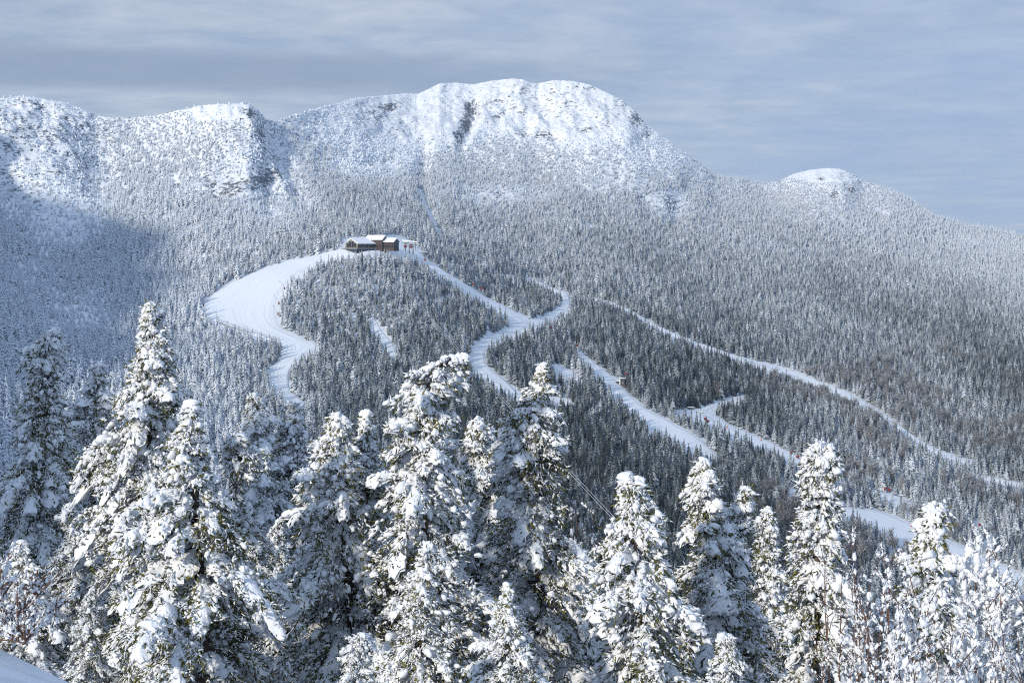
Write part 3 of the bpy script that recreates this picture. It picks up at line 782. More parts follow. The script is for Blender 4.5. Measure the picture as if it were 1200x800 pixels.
def stamp(T, centers, axes, rg, jitter=0.0):
    """place template T (verts, faces) at centres with per-item 3x3 axes"""
    V, F_ = T; n = len(centers)
    if n == 0: return np.zeros((0, 3)), np.zeros((0, 3), int)
    base = np.broadcast_to(V, (n,) + V.shape)
    if jitter: base = base * (1 + rg.normal(0, jitter, (n, V.shape[0], 1)))
    P = np.einsum('nvk,nkj->nvj', base, axes) + centers[:, None, :]
    Fc = F_[None] + (np.arange(n) * V.shape[0])[:, None, None]
    return P.reshape(-1, 3), Fc.reshape(-1, 3)


def rnd_axes(scale, rg):
    """random rotation about z with anisotropic scale rows: scale (n,3)"""
    n = len(scale); a = rg.uniform(0, 6.283, n); c, s = np.cos(a), np.sin(a); z = np.zeros(n)
    A = np.stack([np.stack([c, s, z], -1), np.stack([-s, c, z], -1), np.stack([rg.normal(0, .2, n), rg.normal(0, .2, n), np.ones(n)], -1)], 1)
    return A * scale[:, :, None]


def dir_axes(d, length, width):
    d = d / (np.linalg.norm(d, axis=1)[:, None] + 1e-9)
    up = np.where(np.abs(d[:, 2:3]) > .9, np.array([[1., 0, 0]]), np.array([[0, 0, 1.]]))
    a = np.cross(d, up); a /= np.linalg.norm(a, axis=1)[:, None]; b_ = np.cross(d, a)
    return np.stack([d * length[:, None], a * width[:, None], b_ * width[:, None]], 1)


def _pad_faces(na=9, nc=6):
    i = np.arange(na * nc).reshape(na, nc); m = na * nc; q = lambda a, b, c, d: np.stack([a, b, c, d], -1).reshape(-1, 4)
    fs = [q(i[:-1, :-1], i[:-1, 1:], i[1:, 1:], i[1:, :-1]), q(i[:-1, :-1], i[1:, :-1], i[1:, 1:], i[:-1, 1:]) + m]
    for e in (i[0], i[-1], i[:, 0], i[:, -1]): fs.append(q(e[:-1], e[1:], e[1:] + m, e[:-1] + m))
    return np.concatenate(fs)


PAD_F = _pad_faces()


def tree_parts(H, axis, radius, seed, snow=1.0, dens=1.0, trunk_r=.085):
    """axis(z)->(x,y) of the stem, radius(z, azimuth)->reach. Returns meshes for stem, needles, snow."""
    rg = np.random.default_rng(seed)
    tw = MB()
    zs = np.linspace(0, H, 14)
    tw.tube([(axis(z)[0], axis(z)[1], z) for z in zs], [trunk_r * (1 - .9 * z / H) + .008 for z in zs], 7)
    padV, padF, pb = [], [], 0
    ctr, dirs, size, isbr = [], [], [], []      # samples along every twig
    z = .25
    zl = []
    while z < H - .02:
        n = int(rg.integers(4, 7)) if z < H * .93 else 4
        for q in range(n): zl.append((z + rg.normal(0, .05), rg.uniform(0, 6.283) + q * 6.283 / n))
        z += (.17 + .07 * rg.random()) / dens * (1 - .45 * sstep(.6, .95, z / H))
    clump = rg.uniform(0, 100)
    for (z, a) in zl:
        z = min(max(z, .15), H - .01)
        L = radius(z, a)
        if L < .05: continue
        cl = vnoise(np.array([z * 1.5 + clump]), np.array([a * 1.2 + 3 * clump]), seed)[0]
        L *= (.36 + 1.1 * cl) * rg.uniform(.75, 1.2) * (.45 if rg.random() < .14 else 1)
        x0, y0 = axis(z); ca, sa = math.cos(a), math.sin(a)
        e0 = rg.uniform(-.25, .25) if z < H * .8 else rg.uniform(0, .6)
        droop = rg.uniform(.35, .85)
        n = max(3, int(L / .060)); s = np.linspace(.0, 1, n)
        hor = s * L * (1 - .10 * s); ver = e0 * s * L - droop * s ** 2 * L * .75
        side = rg.normal(0, .10) * L * s ** 2
        P = np.stack([x0 + ca * hor - sa * side, y0 + sa * hor + ca * side, z + ver], -1)
        if L > .3: tw.tube([tuple(p) for p in P[::max(1, n // 5)]], [max(.006, .022 * min(1.3, L) * (1 - .85 * t)) for t in s[::max(1, n // 5)]], 4, False)
        D = np.gradient(P, axis=0)
        k = s > .16
        ctr.append(P[k]); dirs.append(D[k] / (np.linalg.norm(D[k], axis=1)[:, None] + 1e-9)); size.append((1.05 - .45 * s[k]) * min(1, .55 + L * .6)); isbr.append(np.ones(k.sum()))
        # the snow pad lying along the bough
        nseg = max(1, int(round(L / .5))); lo_q = .12
        for (q0, q1) in [(lo_q + (1.07 - lo_q) * g_ / nseg + rg.uniform(-.03, .03) * (g_ > 0), lo_q + (1.07 - lo_q) * (g_ + 1.12) / nseg) for g_ in range(nseg)]:
            q1 = min(q1, 1.08)
            if L < .16 or rg.random() > .54 + .42 * (snow - .7) + .5 * (cl - .4): continue
            na, nc = 9, 6
            ss = np.linspace(q0, q1, na); cx_ = np.stack([np.interp(ss, s, P[:, i]) for i in range(3)], -1)
            if q1 > 1: cx_[ss > 1] += (P[-1] - P[-2]) / (s[-1] - s[-2]) * (ss[ss > 1] - 1)[:, None]
            env = np.sin(np.linspace(.12, 1, na) * math.pi * .93) ** .6
            wdt = (.055 + .13 * min(L, 1.1) * (1 - .35 * q0)) * env * rg.uniform(.7, 1.15) * (1 + rg.normal(0, .16, na))
            sv_ = np.array([-sa, ca, 0]); tt = np.linspace(-1, 1, nc)
            thick = rg.uniform(.045, .085) * min(1, .5 + L * .6)
            top_ = cx_[:, None, :] + sv_ * (wdt[:, None] * tt[None])[:, :, None]
            dz = -.62 * wdt[:, None] * np.abs(tt)[None] ** 1.7
            lump = fbm(top_[..., 0] * 9 + 3 * seed, top_[..., 1] * 9 + top_[..., 2] * 7, 2, seed + 7)
            up_ = top_.copy(); up_[..., 2] += dz + (thick * (1 - tt ** 4)[None] + .11 * lump * env[:, None]) * np.maximum(env, .35)[:, None]
            lo_ = top_.copy(); lo_[..., 2] += dz - .018
            up_ += rg.normal(0, .011, up_.shape); lo_ += rg.normal(0, .010, lo_.shape)
            padV.append(np.concatenate([up_.reshape(-1, 3), lo_.reshape(-1, 3)]))
            padF.append(PAD_F + pb); pb += 2 * na * nc
        # side twigs
        m = int(L / .075)
        for j in range(m):
            t = .2 + .8 * (j + rg.random()) / max(1, m); i = min(n - 1, int(t * (n - 1)))
            sd = 1 if j % 2 else -1; ln = min(.5, (.10 + .42 * L * (1 - t) ** .8 * t ** .3)) * rg.uniform(.6, 1.2)
            an = a + sd * rg.uniform(.55, 1.15)
            nn_ = max(2, int(ln / .058)); q = (np.arange(nn_) + .7) / nn_
            Q = P[i] + np.stack([math.cos(an) * q * ln, math.sin(an) * q * ln, (.06 - .55 * q) * q * ln + rg.normal(0, .012, nn_)], -1)
            ctr.append(Q); dd = np.array([[math.cos(an), math.sin(an), -.45]]).repeat(nn_, 0); dirs.append(dd); size.append((1.0 - .35 * q) * rg.uniform(.75, 1.1)); isbr.append(np.zeros(nn_))
    # the plastered upper part: loaded twigs all round the stem
    nf = int(1300 * snow * min(1.3, H / 7)); zf = H * (1 - .52 * rg.random(nf) ** 1.25); af = rg.uniform(0, 6.283, nf); uf = rg.random(nf) ** .55
    cl = vnoise(zf * 2.3 + clump, af * .9 + clump, seed + 9)
    rf = np.array([radius(a_, b_) for a_, b_ in zip(zf, af)]) * uf * (.25 + .95 * cl)
    ok = cl > .34; xy = np.array([axis(a_) for a_ in zf])
    ctr.append(np.stack([xy[:, 0] + np.cos(af) * rf, xy[:, 1] + np.sin(af) * rf, zf - .35 * rf * uf], -1)[ok])
    dirs.append(np.stack([np.cos(af), np.sin(af), -.5 + 0 * af], -1)[ok]); size.append(rg.uniform(.7, 1.05, nf)[ok]); isbr.append(np.zeros(int(ok.sum())))
    C = np.concatenate(ctr); D = np.concatenate(dirs); Z = np.concatenate(size); n = len(C)
    # snow: patches where it stayed and patches where the needles show
    pat = fbm(C[:, 0] * 1.9 + C[:, 2] * .8 + seed * 3.1, C[:, 2] * 2.1 + C[:, 1] * 1.5, 3, seed + 50)
    hold = np.clip(.76 * snow + 2.5 * pat + .30 * (C[:, 2] / H - .5) + .45 * sstep(.72, .98, C[:, 2] / H), .08, 1.0)
    has = rg.random(n) < hold
    r = rg.gamma(5, .0064, n) * Z * (.65 + .50 * hold)
    r = np.clip(r, .014, .085)
    off = C + rg.normal(0, .022, (n, 3)); off[:, 2] += r * .5
    DD = D / (np.linalg.norm(D, axis=1)[:, None] + 1e-9) + rg.normal(0, .30, (n, 3))
    AX = dir_axes(DD, r * rg.uniform(1.0, 1.75, n), r * rg.uniform(.65, 1.0, n))
    L_ = has & (r > .05); Sm = has & ~L_
    v1, f1 = stamp(ICO2, off[L_], AX[L_], rg, .20)
    v2, f2 = stamp(ICO1, off[Sm], AX[Sm], rg, .20)
    # frosted little twigs around the pads
    k = np.repeat(np.arange(n), 2)[rg.random(2 * n) < .72]
    m = len(k); dd = D[k] * .8 + rg.normal(0, .6, (m, 3)); dd[:, 2] -= .05; un = rg.normal(0, 1, (m, 3)); un /= np.linalg.norm(un, axis=1)[:, None]
    v3, f3 = stamp((SPRIG_V, SPRIG_F), off[k] + un * (r[k] * .75)[:, None], dir_axes(dd, rg.uniform(.05, .14, m), rg.uniform(.009, .019, m)), rg)
    sv = np.concatenate([v1, v2, v3] + padV); sf = np.concatenate([f1, f2 + len(v1), f3 + len(v1) + len(v2)]); nb_ = len(v1) + len(v2) + len(v3)
    fl = [sf] + ([np.concatenate(padF) + nb_] if padF else [])
    snow_me = np_mesh('snow_cover', sv, fl, [M_PAD], smooth=True)
    # needles
    reps = []
    for rep in range(3):
        k = np.flatnonzero(rg.random(n) < (.85 if rep < 2 else .50) * (1.12 - .66 * hold))
        m = len(k); dd = D[k] + rg.normal(0, .55, (m, 3)); dd[:, 2] -= .22
        if rep < 2: c_ = C[k] + rg.normal(0, .025, (m, 3)) - np.array([0, 0, .012])
        else:                                            # tips that poke out through the snow
            un = rg.normal(0, 1, (m, 3)); un /= np.linalg.norm(un, axis=1)[:, None]; c_ = off[k] + un * (r[k] * .8)[:, None]; dd = dd * .5 + un
        reps.append((c_, dir_axes(dd, rg.uniform(.06, .15, m), rg.uniform(.010, .018, m))))
    cc = np.concatenate([a for a, _ in reps]); ax = np.concatenate([b_ for _, b_ in reps])
    v4, f4 = stamp((SPRIG_V, SPRIG_F), cc, ax, rg)
    need_me = np_mesh('crown', v4, f4, [M_NEEDLE], smooth=True)
    tm = bpy.data.meshes.new('trunk'); tm.from_pydata(tw.v, [], tw.f); tm.materials.append(M_BARK); tm.polygons.foreach_set('use_smooth', [True] * len(tm.polygons))
    return tm, need_me, snow_me


TRIS = 0
TREES = {}


def plant(meshes, loc, label, group=None, rot=0, scale=1.0, name='spruce_tree'):
    e = bpy.data.objects.new(name, None); COL.objects.link(e); e.location = loc; e.rotation_euler = (0, 0, rot); e.scale = (scale,) * 3; e.empty_display_size = .2
    tag(e, label, 'tree', group)
    for nm, m in zip(('trunk', 'crown', 'snow_cover'), meshes): link(nm, m, e)
    return e


for (hid, d, rows, label, seed, snow) in HERO:
    k = d / FPX
    ax_px = [r[2] for r in rows]; ys = [r[0] for r in rows]
    top = at(ax_px[0], ys[0], d)
    bx = float(ray(ax_px[-1], 900)[0] * d)
    gz0 = float(ground(bx, d)[0])
    Hh = top.z - gz0 + .15
    zr = [float(ray(600, y)[1] * d) - gz0 + .15 for y in ys]            # heights above the foot, descending
    xr = [float(ray(a, y)[0] * d) - bx for a, y in zip(ax_px, ys)]
    zz = np.array([0] + zr[::-1]) if zr[-1] > .01 else np.array(zr[::-1])
    pad = (lambda l: np.array(([l[-1]] if zr[-1] > .01 else []) + l[::-1]))
    xa = pad(xr); lf = pad([(r[2] - r[1]) * k for r in rows]); rt = pad([(r[3] - r[2]) * k for r in rows])
    ya = np.cumsum(np.random.default_rng(seed).normal(0, .05, len(zz)))
    ya -= np.interp(0, zz, ya)
    axf = lambda z, zz=zz, xa=xa, ya=ya: (float(np.interp(z, zz, xa)), float(np.interp(z, zz, ya)))
    def rad(z, a, zz=zz, lf=lf, rt=rt):
        c = math.cos(a); l = float(np.interp(z, zz, lf)); r_ = float(np.interp(z, zz, rt)); mean = (l + r_) / 2
        side = r_ if c > 0 else l
        return 1.10 * (abs(c) ** 1.0 * side + (1 - abs(c)) * mean)
    ms = tree_parts(Hh, axf, rad, seed * 13 + 5, snow)
    TREES[hid] = (ms, Hh)
    plant(ms, (bx, d, gz0 - .15), label)
    TRIS += sum(len(m.polygons) for m in ms)
print('hero tris', TRIS)

# filler spruces between and below the tall ones, copies of the ones above
FILL = [  # px, apex py, distance, source, label
    (70, 590, 27, 'n', 'low dark shaded spruce below the ragged-headed spruce at the left edge'),
    (20, 640, 23, 'd', 'dark shaded spruce just above the snowbank in the bottom left corner'),
    (330, 610, 29, 'l', 'half-hidden shaded spruce below the rounded blue-grey top'),
    (505, 640, 19, 'h', 'low snowy spruce at the bottom below the bent-topped spruce'),
    (600, 690, 18, 'd', 'low spruce at the bottom below the short squeezed spruce'),
    (690, 668, 27, 'n', 'low shaded spruce behind the stout all-white spruce'),
    (960, 690, 26, 'h', 'half-hidden spruce behind the foot of the column-like spruce'),
    (1030, 705, 24, 'l', 'low shaded spruce behind the bottom right shrubs'),
    (1175, 690, 24, 'q', 'low snowy spruce at the right edge behind the shrubs'),
    (110, 690, 20, 'l', 'dark shaded spruce low between the snowbank and the broad olive spruce'),
    (-30, 520, 31, 'c', 'shaded spruce cut off by the left edge of the picture'),
    (420, 740, 16, 'j', 'low snow-loaded spruce at the bottom edge below the blunt white cone'),
    (860, 745, 18, 'm', 'low white spruce at the bottom edge below the bottle-shaped spruce'),
    (235, 560, 32, 'l', 'shaded spruce seen in the gap left of the small bare-stemmed tree'),
    (160, 560, 33, 'h', 'dark shaded spruce behind the lower branches of the tallest spire'),
]
for i, (px, py, d, src, label) in enumerate(FILL):
    ms, Hs = TREES[src]
    p = at(px, py, d); g0 = float(ground(p.x, d)[0]); sc = (p.z - g0 + .15) / Hs
    plant(ms, (p.x, d, g0 - .15), label, rot=[2.1, 3.6, 1.2, 4.4, 5.2, .8, 2.8][i % 7], scale=sc)
# trees of the same wood just outside the left of the frame (they shade the left of the picture)
for i, (x, y, hgt, src) in enumerate([(-15.5, 19.5, 9.5, 'c'), (-18.0, 15.0, 10, 'l'), (-20.5, 22.0, 9.5, 'h'), (-17.0, 26.0, 9, 'c')]):
    ms, Hs = TREES[src]
    plant(ms, (x, y, float(ground(x, y)[0]) - .15), 'snowy spruce of the wood just outside the left edge of the picture', 'spruces outside the left edge', rot=i * 1.3, scale=hgt / Hs)


# ------------------------------------------------------------------ frosted shrubs
def shrub(name, px, base_py, d, tops, label, seed, fat=1.0):
    """tops: (px, py) of the stem ends"""
    rg = np.random.default_rng(seed)
    base = at(px, base_py, d); g0 = float(ground(base.x, d)[0])
    e = bpy.data.objects.new(name, None); COL.objects.link(e); e.location = (base.x, d, g0); e.empty_display_size = .2
    tag(e, label, 'shrub')
    tw = MB(); C = []; Rr = []; D = []
    for (tx, ty) in tops:
        t = at(tx, ty, d) - Vector((base.x, d, g0)); t.y += rg.normal(0, .25)
        n = 14; s = np.linspace(0, 1, n); bend = rg.normal(0, .12, 2)
        P = np.stack([t.x * s ** 1.15 + bend[0] * np.sin(s * 3.1), t.y * s + bend[1] * np.sin(s * 3.1), t.z * s ** .93], -1) + np.cumsum(rg.normal(0, .012, (n, 3)), 0)
        tw.tube([tuple(p) for p in P], list(np.linspace(.021, .006, n) * min(1, (d / 18) ** 1.7)), 5)
        for j in range(3, n, 2 if d > 10 else 1):
            for q in range(int(rg.integers(1, 3))):
                an = rg.uniform(0, 6.28); ln = min(1, d / 16) * rg.uniform(.18, .52) * (1.2 - .6 * j / n); m = 5
                w = np.linspace(0, 1, m)[:, None]
                Q = P[j] + w * np.array([math.cos(an) * ln * .75, math.sin(an) * ln * .75, ln * rg.uniform(.35, 1.2)])
                tw.tube([tuple(p) for p in Q], list(np.linspace(.007, .003, m)), 4, False)
                kk = int(rg.integers(3, 9)); ww = rg.uniform(.15, 1, (kk, 1)); C.append(P[j] + ww * (Q[-1] - P[j])); Rr.append(rg.gamma(5, .0026, kk) * fat)
                D.append(np.repeat((Q[-1] - P[j])[None], kk, 0))
        ss = rg.uniform(.35, 1.0, int(20 * fat)); C.append(np.stack([np.interp(ss, s, P[:, i]) for i in range(3)], -1)); Rr.append(rg.gamma(5, .0042, len(ss)) * fat)
        D.append(np.repeat((P[-1] - P[-3])[None], len(ss), 0))
    C = np.concatenate(C); Rr = np.clip(np.concatenate(Rr), .006, .07); D = np.concatenate(D); n = len(C)
    ax = dir_axes(D + rg.normal(0, .05, D.shape), Rr * rg.uniform(1.3, 2.3, n), Rr * rg.uniform(.75, 1.05, n))
    v, f = stamp(ICO2, C + rg.normal(0, .008, C.shape), ax * .82, rg, .2)
    k = np.repeat(np.arange(n), 4 if d > 10 else 9); m = len(k); dd = D[k] / (np.linalg.norm(D[k], axis=1)[:, None] + 1e-9) + rg.normal(0, .7, (m, 3))
    v_, f_ = stamp((SPRIG_V, SPRIG_F), C[k] + rg.normal(0, 1, (m, 3)) * (Rr[k] * .6)[:, None], dir_axes(dd, Rr[k] * rg.uniform(1.2, 3.2, m), Rr[k] * rg.uniform(.18, .4, m)), rg)
    f = np.concatenate([f, f_ + len(v)]); v = np.concatenate([v, v_])
    tw.build('stem', M_TWIG, e, smooth=True)
    link('snow_cover', np_mesh('snow_cover', v, f, [M_PAD]), e)
    return e


shrub('frosted_shrub', 1020, 900, 17, [(1018, 652), (1010, 668), (1030, 664), (1004, 690), (1040, 690), (1024, 700), (996, 705), (1012, 730), (1045, 735), (1035, 650), (1000, 745), (1050, 760)], 'frosted shrub with reddish upright stems left of the hooked white spruce', 201)
shrub('frosted_shrub', 985, 900, 18.5, [(977, 678), (990, 700), (968, 715), (1000, 690), (980, 735), (962, 745), (996, 740)], 'thin frosted shrub at the foot of the column-like spruce', 202, .85)
shrub('frosted_shrub', 1150, 900, 16.5, [(1141, 633), (1148, 660), (1162, 640), (1170, 652), (1172, 632), (1133, 668), (1180, 668), (1155, 690), (1143, 700), (1168, 705), (1128, 712), (1186, 700)], 'heavily snow-loaded shrub with white pads right of the hooked white spruce', 203, 1.7)
shrub('frosted_shrub', 1195, 900, 15.5, [(1185, 690), (1198, 668), (1205, 700), (1178, 715), (1190, 735), (1212, 680), (1168, 740), (1180, 760), (1200, 750)], 'frosted shrub with bare reddish twigs at the right edge', 204, 1.0)
shrub('frosted_shrub', 1080, 900, 15.5, [(1062, 665), (1075, 680), (1055, 700), (1090, 720), (1108, 715), (1068, 735), (1120, 745), (1048, 750), (1098, 760), (1132, 730)], 'low frosted shrub in front of the hooked white spruce', 205, 1.15)
shrub('frosted_shrub', 692, 760, 27, [(667, 598), (675, 608), (684, 600), (690, 604), (698, 606), (706, 612), (660, 622), (713, 628), (680, 640), (700, 640)], 'fan of thin frosted twigs between the tilted-tip spruce and the stout white spruce', 206, 1.0)
shrub('frosted_shrub', -35, 775, 7.5, [(8, 672), (33, 708), (20, 735), (-5, 655), (25, 690), (30, 745)], 'sunlit frosted twigs poking in at the left edge above the snowbank', 207, .5)
shrub('frosted_shrub', 1045, 900, 14.5, [(1030, 770), (1050, 745), (1065, 770), (1010, 780), (1080, 782)], 'short frosted twigs at the bottom edge below the reddish-stemmed shrub', 208, 1.0)
shrub('frosted_shrub', 1130, 900, 14, [(1120, 770), (1140, 752), (1160, 768), (1105, 785), (1175, 778)], 'short frosted twigs at the bottom edge near the right corner', 209, 1.1)


# ------------------------------------------------------------------ lodge
def gable(mb, L, Wd, z0, eave, ridge):
    """walls of a house with the ridge along x, centred"""
    mb.prism([(-Wd / 2, z0), (Wd / 2, z0), (Wd / 2, eave), (0, ridge), (-Wd / 2, eave)], -L / 2, L / 2, Matrix.Rotation(R(90), 4, 'Z'))


def gable_roof(mb, L, Wd, eave, ridge, over=.7, th=.6):
    sl = (ridge - eave) / (Wd / 2); w = Wd / 2 + over
    mb.prism([(-w, eave - over * sl + .03), (0, ridge + .03), (w, eave - over * sl + .03), (w, eave - over * sl + th), (0, ridge + th + .12), (-w, eave - over * sl + th)], -L / 2 - over, L / 2 + over, Matrix.Rotation(R(90), 4, 'Z'))


Lc = hit(437, 291)
LY = Lc.y; mpp = LY / FPX
lodge = bpy.data.objects.new('mountain_lodge', None); COL.objects.link(lodge); lodge.location = (Lc.x, LY, Lc.z)
tag(lodge, 'brown timber mountain lodge with three snow-covered gable roofs and a glazed hall', 'lodge')


def block(cx, cy, yaw, L, Wd, z0, eave, ridge, wall_m, end_m, storeys, glass_end=False):
    loc = (cx, cy, 0); rt = (0, 0, R(yaw))
    mb = MB(); gable(mb, L, Wd, z0, eave, ridge); w = mb.build('wall', wall_m, lodge, loc, rt)
    mb = MB(); gable_roof(mb, L, Wd, eave, ridge); mb.build('roof', M_ROOF, lodge, loc, rt)
    s = -1 if glass_end else 1
    mb = MB(); mb.prism([(-Wd / 2 + .1, 0.3), (Wd / 2 - .1, .3), (Wd / 2 - .1, eave - .1), (0, ridge - .15), (-Wd / 2 + .1, eave - .1)], -.06, .06, Matrix.Translation((s * (L / 2 + .05), 0, 0)) @ Matrix.Rotation(R(90), 4, 'Z'))
    mb.build('gable_end', end_m, lodge, loc, rt)
    for (zc, hgt, n, wd) in storeys:                      # windows along the front wall
        for j in range(n):
            x = -L / 2 + L * (j + .5) / n
            fr = MB().box(x - wd / 2 - .12, x + wd / 2 + .12, -Wd / 2 - .10, -Wd / 2 + .05, zc - hgt / 2 - .12, zc + hgt / 2 + .12).build('window', M_POST, lodge, loc, rt)
            pn = MB().box(x - wd / 2, x + wd / 2, -Wd / 2 - .14, -Wd / 2 - .09, zc - hgt / 2, zc + hgt / 2).build('pane', M_GLASS, fr)
    if end_m is M_NAVY:
        for (yy, zc) in ((-1.6, 2.2), (1.6, 2.2), (-1.4, eave - .7), (1.4, eave - .7)):
            fr = MB().box(L / 2 + .1, L / 2 + .16, yy - .75, yy + .75, zc - .8, zc + .8).build('window', M_STONE, lodge, loc, rt)
            MB().box(L / 2 + .15, L / 2 + .19, yy - .6, yy + .6, zc - .65, zc + .65).build('pane', M_GLASS, fr)
    return w


# middle block (tallest), right block, left hall with the glazed gable
block((441 - 437) * mpp, 3.0, -24, 14.5, 8.5, -2, 6.9, 9.6, M_BROWN, M_NAVY, [(1.9, 1.8, 5, 1.6)])
block((457.5 - 437) * mpp, -1.0, -28, 11.0, 7.0, -2, 5.2, 7.4, M_BROWN, M_NAVY, [(1.7, 2.0, 5, 1.5)])
block((423 - 437) * mpp, -5.0, 52, 19.0, 13.0, -2, 3.7, 7.2, M_CREAM, M_CREAM, [(1.9, 2.0, 8, 1.5)], True)
loc = ((423 - 437) * mpp, -5.0, 0); rt = (0, 0, R(52))
for (y0, y1, z0, z1) in ((-5.0, -2.9, .9, 3.7), (-2.4, -.3, .9, 5.2), (.3, 2.4, .9, 5.2), (2.9, 5.0, .9, 3.7)):
    fr = MB().box(-9.71, -9.63, y0 - .12, y1 + .12, z0 - .12, z1 + .12).build('window', M_POST, lodge, loc, rt)
    MB().box(-9.77, -9.70, y0, y1, z0, z1).build('pane', M_GLASS, fr)
dk = MB().box(-13.5, 9.0, -9.6, -6.55, -.5, .15).box(-13.5, -9.7, -6.55, 7.5, -.5, .15).build('deck', M_STONE, lodge, loc, rt)
MB().box(-13.2, 8.8, -9.4, -6.55, -3.4, -.5).box(-13.2, -9.7, -6.55, 7.3, -3.4, -.5).build('deck_base', M_NAVY, lodge, loc, rt)
rl = MB()
for j in range(16): rl.box(-13.4 + j * 1.48, -13.3 + j * 1.48, -9.55, -9.45, .15, 1.2)
rl.box(-13.5, 9, -9.6, -9.45, 1.2, 1.3); rl.box(-13.5, 9, -9.55, -9.5, .65, .72)
for j in range(12): rl.box(-13.5, -13.4, -9.4 + j * 1.5, -9.3 + j * 1.5, .15, 1.2)
rl.box(-13.55, -13.42, -9.6, 7.5, 1.2, 1.3)
rl.build('railing', M_POST, dk)
MB().box(5.2, 6.0, 2.4, 3.2, 8.5, 10.6).build('chimney', M_STONE, lodge)
MB().box(-.6, .6, -4.42, -4.3, -.2, 2.2, Matrix.Translation(((441 - 437) * mpp, 3.0, 0)) @ Matrix.Rotation(R(-24), 4, 'Z')).build('door', M_NAVY, lodge)

# ------------------------------------------------------------------ lift: towers, cabins, ropes
def cabin_proto():
    e = bpy.data.objects.new('gondola_cabin', None); e.empty_display_size = .5
    poly = [(-.75, .12), (-.62, 0), (.62, 0), (.75, .12), (1.05, 1.0), (.98, 1.95), (.75, 2.25), (-.75, 2.25), (-.98, 1.95), (-1.05, 1.0)]
    body = MB().prism(poly, -1.0, 1.0)
    win = MB().prism([(-1.03, 1.05), (1.03, 1.05), (.99, 1.75), (-.99, 1.75)], -1.06, 1.06).box(-1.09, 1.09, -.8, .8, 1.08, 1.72)
    arm = MB().tube([(0, 0, 2.2), (0, 0, 3.4), (.12, 0, 4.1)], .07, 6).box(-.35, .45, -.12, .12, 4.05, 4.25)
    sk = MB().box(-1.25, -1.05, -.7, .7, .3, .8).box(1.05, 1.25, -.7, .7, .3, .8)
    COL.objects.link(e)
    b_ = body.build('body', M_RED, e); win.build('window', M_GLASS, e); arm.build('hanger_arm', M_STEEL, e); sk.build('ski_rack', M_STEEL, e)
    return e


def copy_thing(o):
    c = o.copy(); COL.objects.link(c)
    for ch in list(o.children):
        d_ = ch.copy(); COL.objects.link(d_); d_.parent = c
        for g_ in ch.children:
            q = g_.copy(); COL.objects.link(q); q.parent = d_
    return c


CAB = [(475, 288.5, 10, 'red gondola cabin hanging at the leftmost lift tower beside the lodge'), (481.6, 288.8, 10, 'dark red gondola cabin hanging between the lift towers beside the lodge'),
       (555, 332.5, 10, 'upper red gondola cabin of the two above the run below the lodge'), (565, 337.5, 10, 'lower red gondola cabin of the two above the run below the lodge'),
       (645.5, 383.5, 12, 'red gondola cabin over the trees just right of the crossing of the runs'), (676, 404, 12, 'red gondola cabin over the top end of the wide straight run'),
       (734, 437.8, 14, 'bright red gondola cabin directly above the dark hut'), (746.5, 447, 12, 'red gondola cabin over the trees right of the dark hut'),
       (826.5, 490, 10, 'upper red gondola cabin of the close pair by the bend of the lower run'), (829.6, 492.8, 10, 'lower red gondola cabin of the close pair by the bend of the lower run'),
       (927, 530, 12, 'dark red gondola cabin over the lower run left of the column-like spruce'), (934.8, 534.6, 12, 'red gondola cabin nearest the column-like spruce'),
       (1037.5, 572.3, 12, 'left red gondola cabin of the pair above the small clearing'), (1042.5, 573, 12, 'right red gondola cabin of the pair above the small clearing'),
       (1148, 613.8, 10, 'red gondola cabin over the small snow patch in the lower right forest'), (1164, 619, 12, 'lowest red gondola cabin, right above the snow-loaded shrub')]
cab0 = None; rope_pts = []
for (px, py, below, label) in CAB:
    g_ = hit(px, py + below); p = at(px, py, g_.y - 1)
    if cab0 is None: o = cab0 = cabin_proto()
    else: o = copy_thing(cab0)
    o.location = (p.x, p.y, p.z - 1.2); o.rotation_euler = (0, 0, R(55)); o.scale = (.8,) * 3
    tag(o, label, 'gondola', 'red gondola cabins of the lift')
    rope_pts.append(Vector((p.x, p.y, p.z + 2.7)))


def tower_proto():
    e = bpy.data.objects.new('lift_tower', None); COL.objects.link(e)
    MB().tube([(0, 0, -1), (0, 0, 7.0)], [.42, .30], 10).build('pole', M_STEEL, e, smooth=True)
    arm = MB().box(-2.6, 2.6, -.22, .22, 7.0, 7.35).box(-2.7, -2.3, -1.5, 1.5, 6.75, 7.0).box(2.3, 2.7, -1.5, 1.5, 6.75, 7.0).build('crossarm', M_STEEL, e)
    MB().box(-2.7, 2.7, -.35, .35, 7.36, 7.62).build('snow_cover', M_ROOF, e)
    return e


tw0 = tower_proto()
TOW = [(475, 294.5, 1.0, 'leftmost of three grey lift towers beside the lodge'), (479.6, 297, 1.05, 'middle of three grey lift towers beside the lodge'), (484, 298.5, 1.12, 'rightmost of three grey lift towers beside the lodge'),
       (498, 306, 1.0, 'lift tower with an orange-red pad at the top of the run'), (810, 489.5, 1.05, 'left lift tower of the two standing at the bend of the lower run'), (820.5, 494.5, 1.0, 'right lift tower of the two standing at the bend of the lower run'),
       (865.5, 512, .9, 'dark lift tower rising from the trees at the middle of the lower run'), (1056, 592, 1.0, 'dark lift tower at the right end of the small clearing')]
for i, (px, py, sc, label) in enumerate(TOW):
    o = tw0 if i == 0 else copy_thing(tw0)
    o.location = hit(px, py); o.rotation_euler = (0, 0, R(55 - 90)); o.scale = (sc,) * 3
    tag(o, label, 'lift tower', 'gondola lift towers')
    if i == 3: MB().tube([(0, 0, -.5), (0, 0, 2.0)], .75, 10).build('pad', M_ORANGE, o, smooth=True)
    if i in (4,): rope_pts.append(Vector(o.location) + Vector((0, 0, 7)))
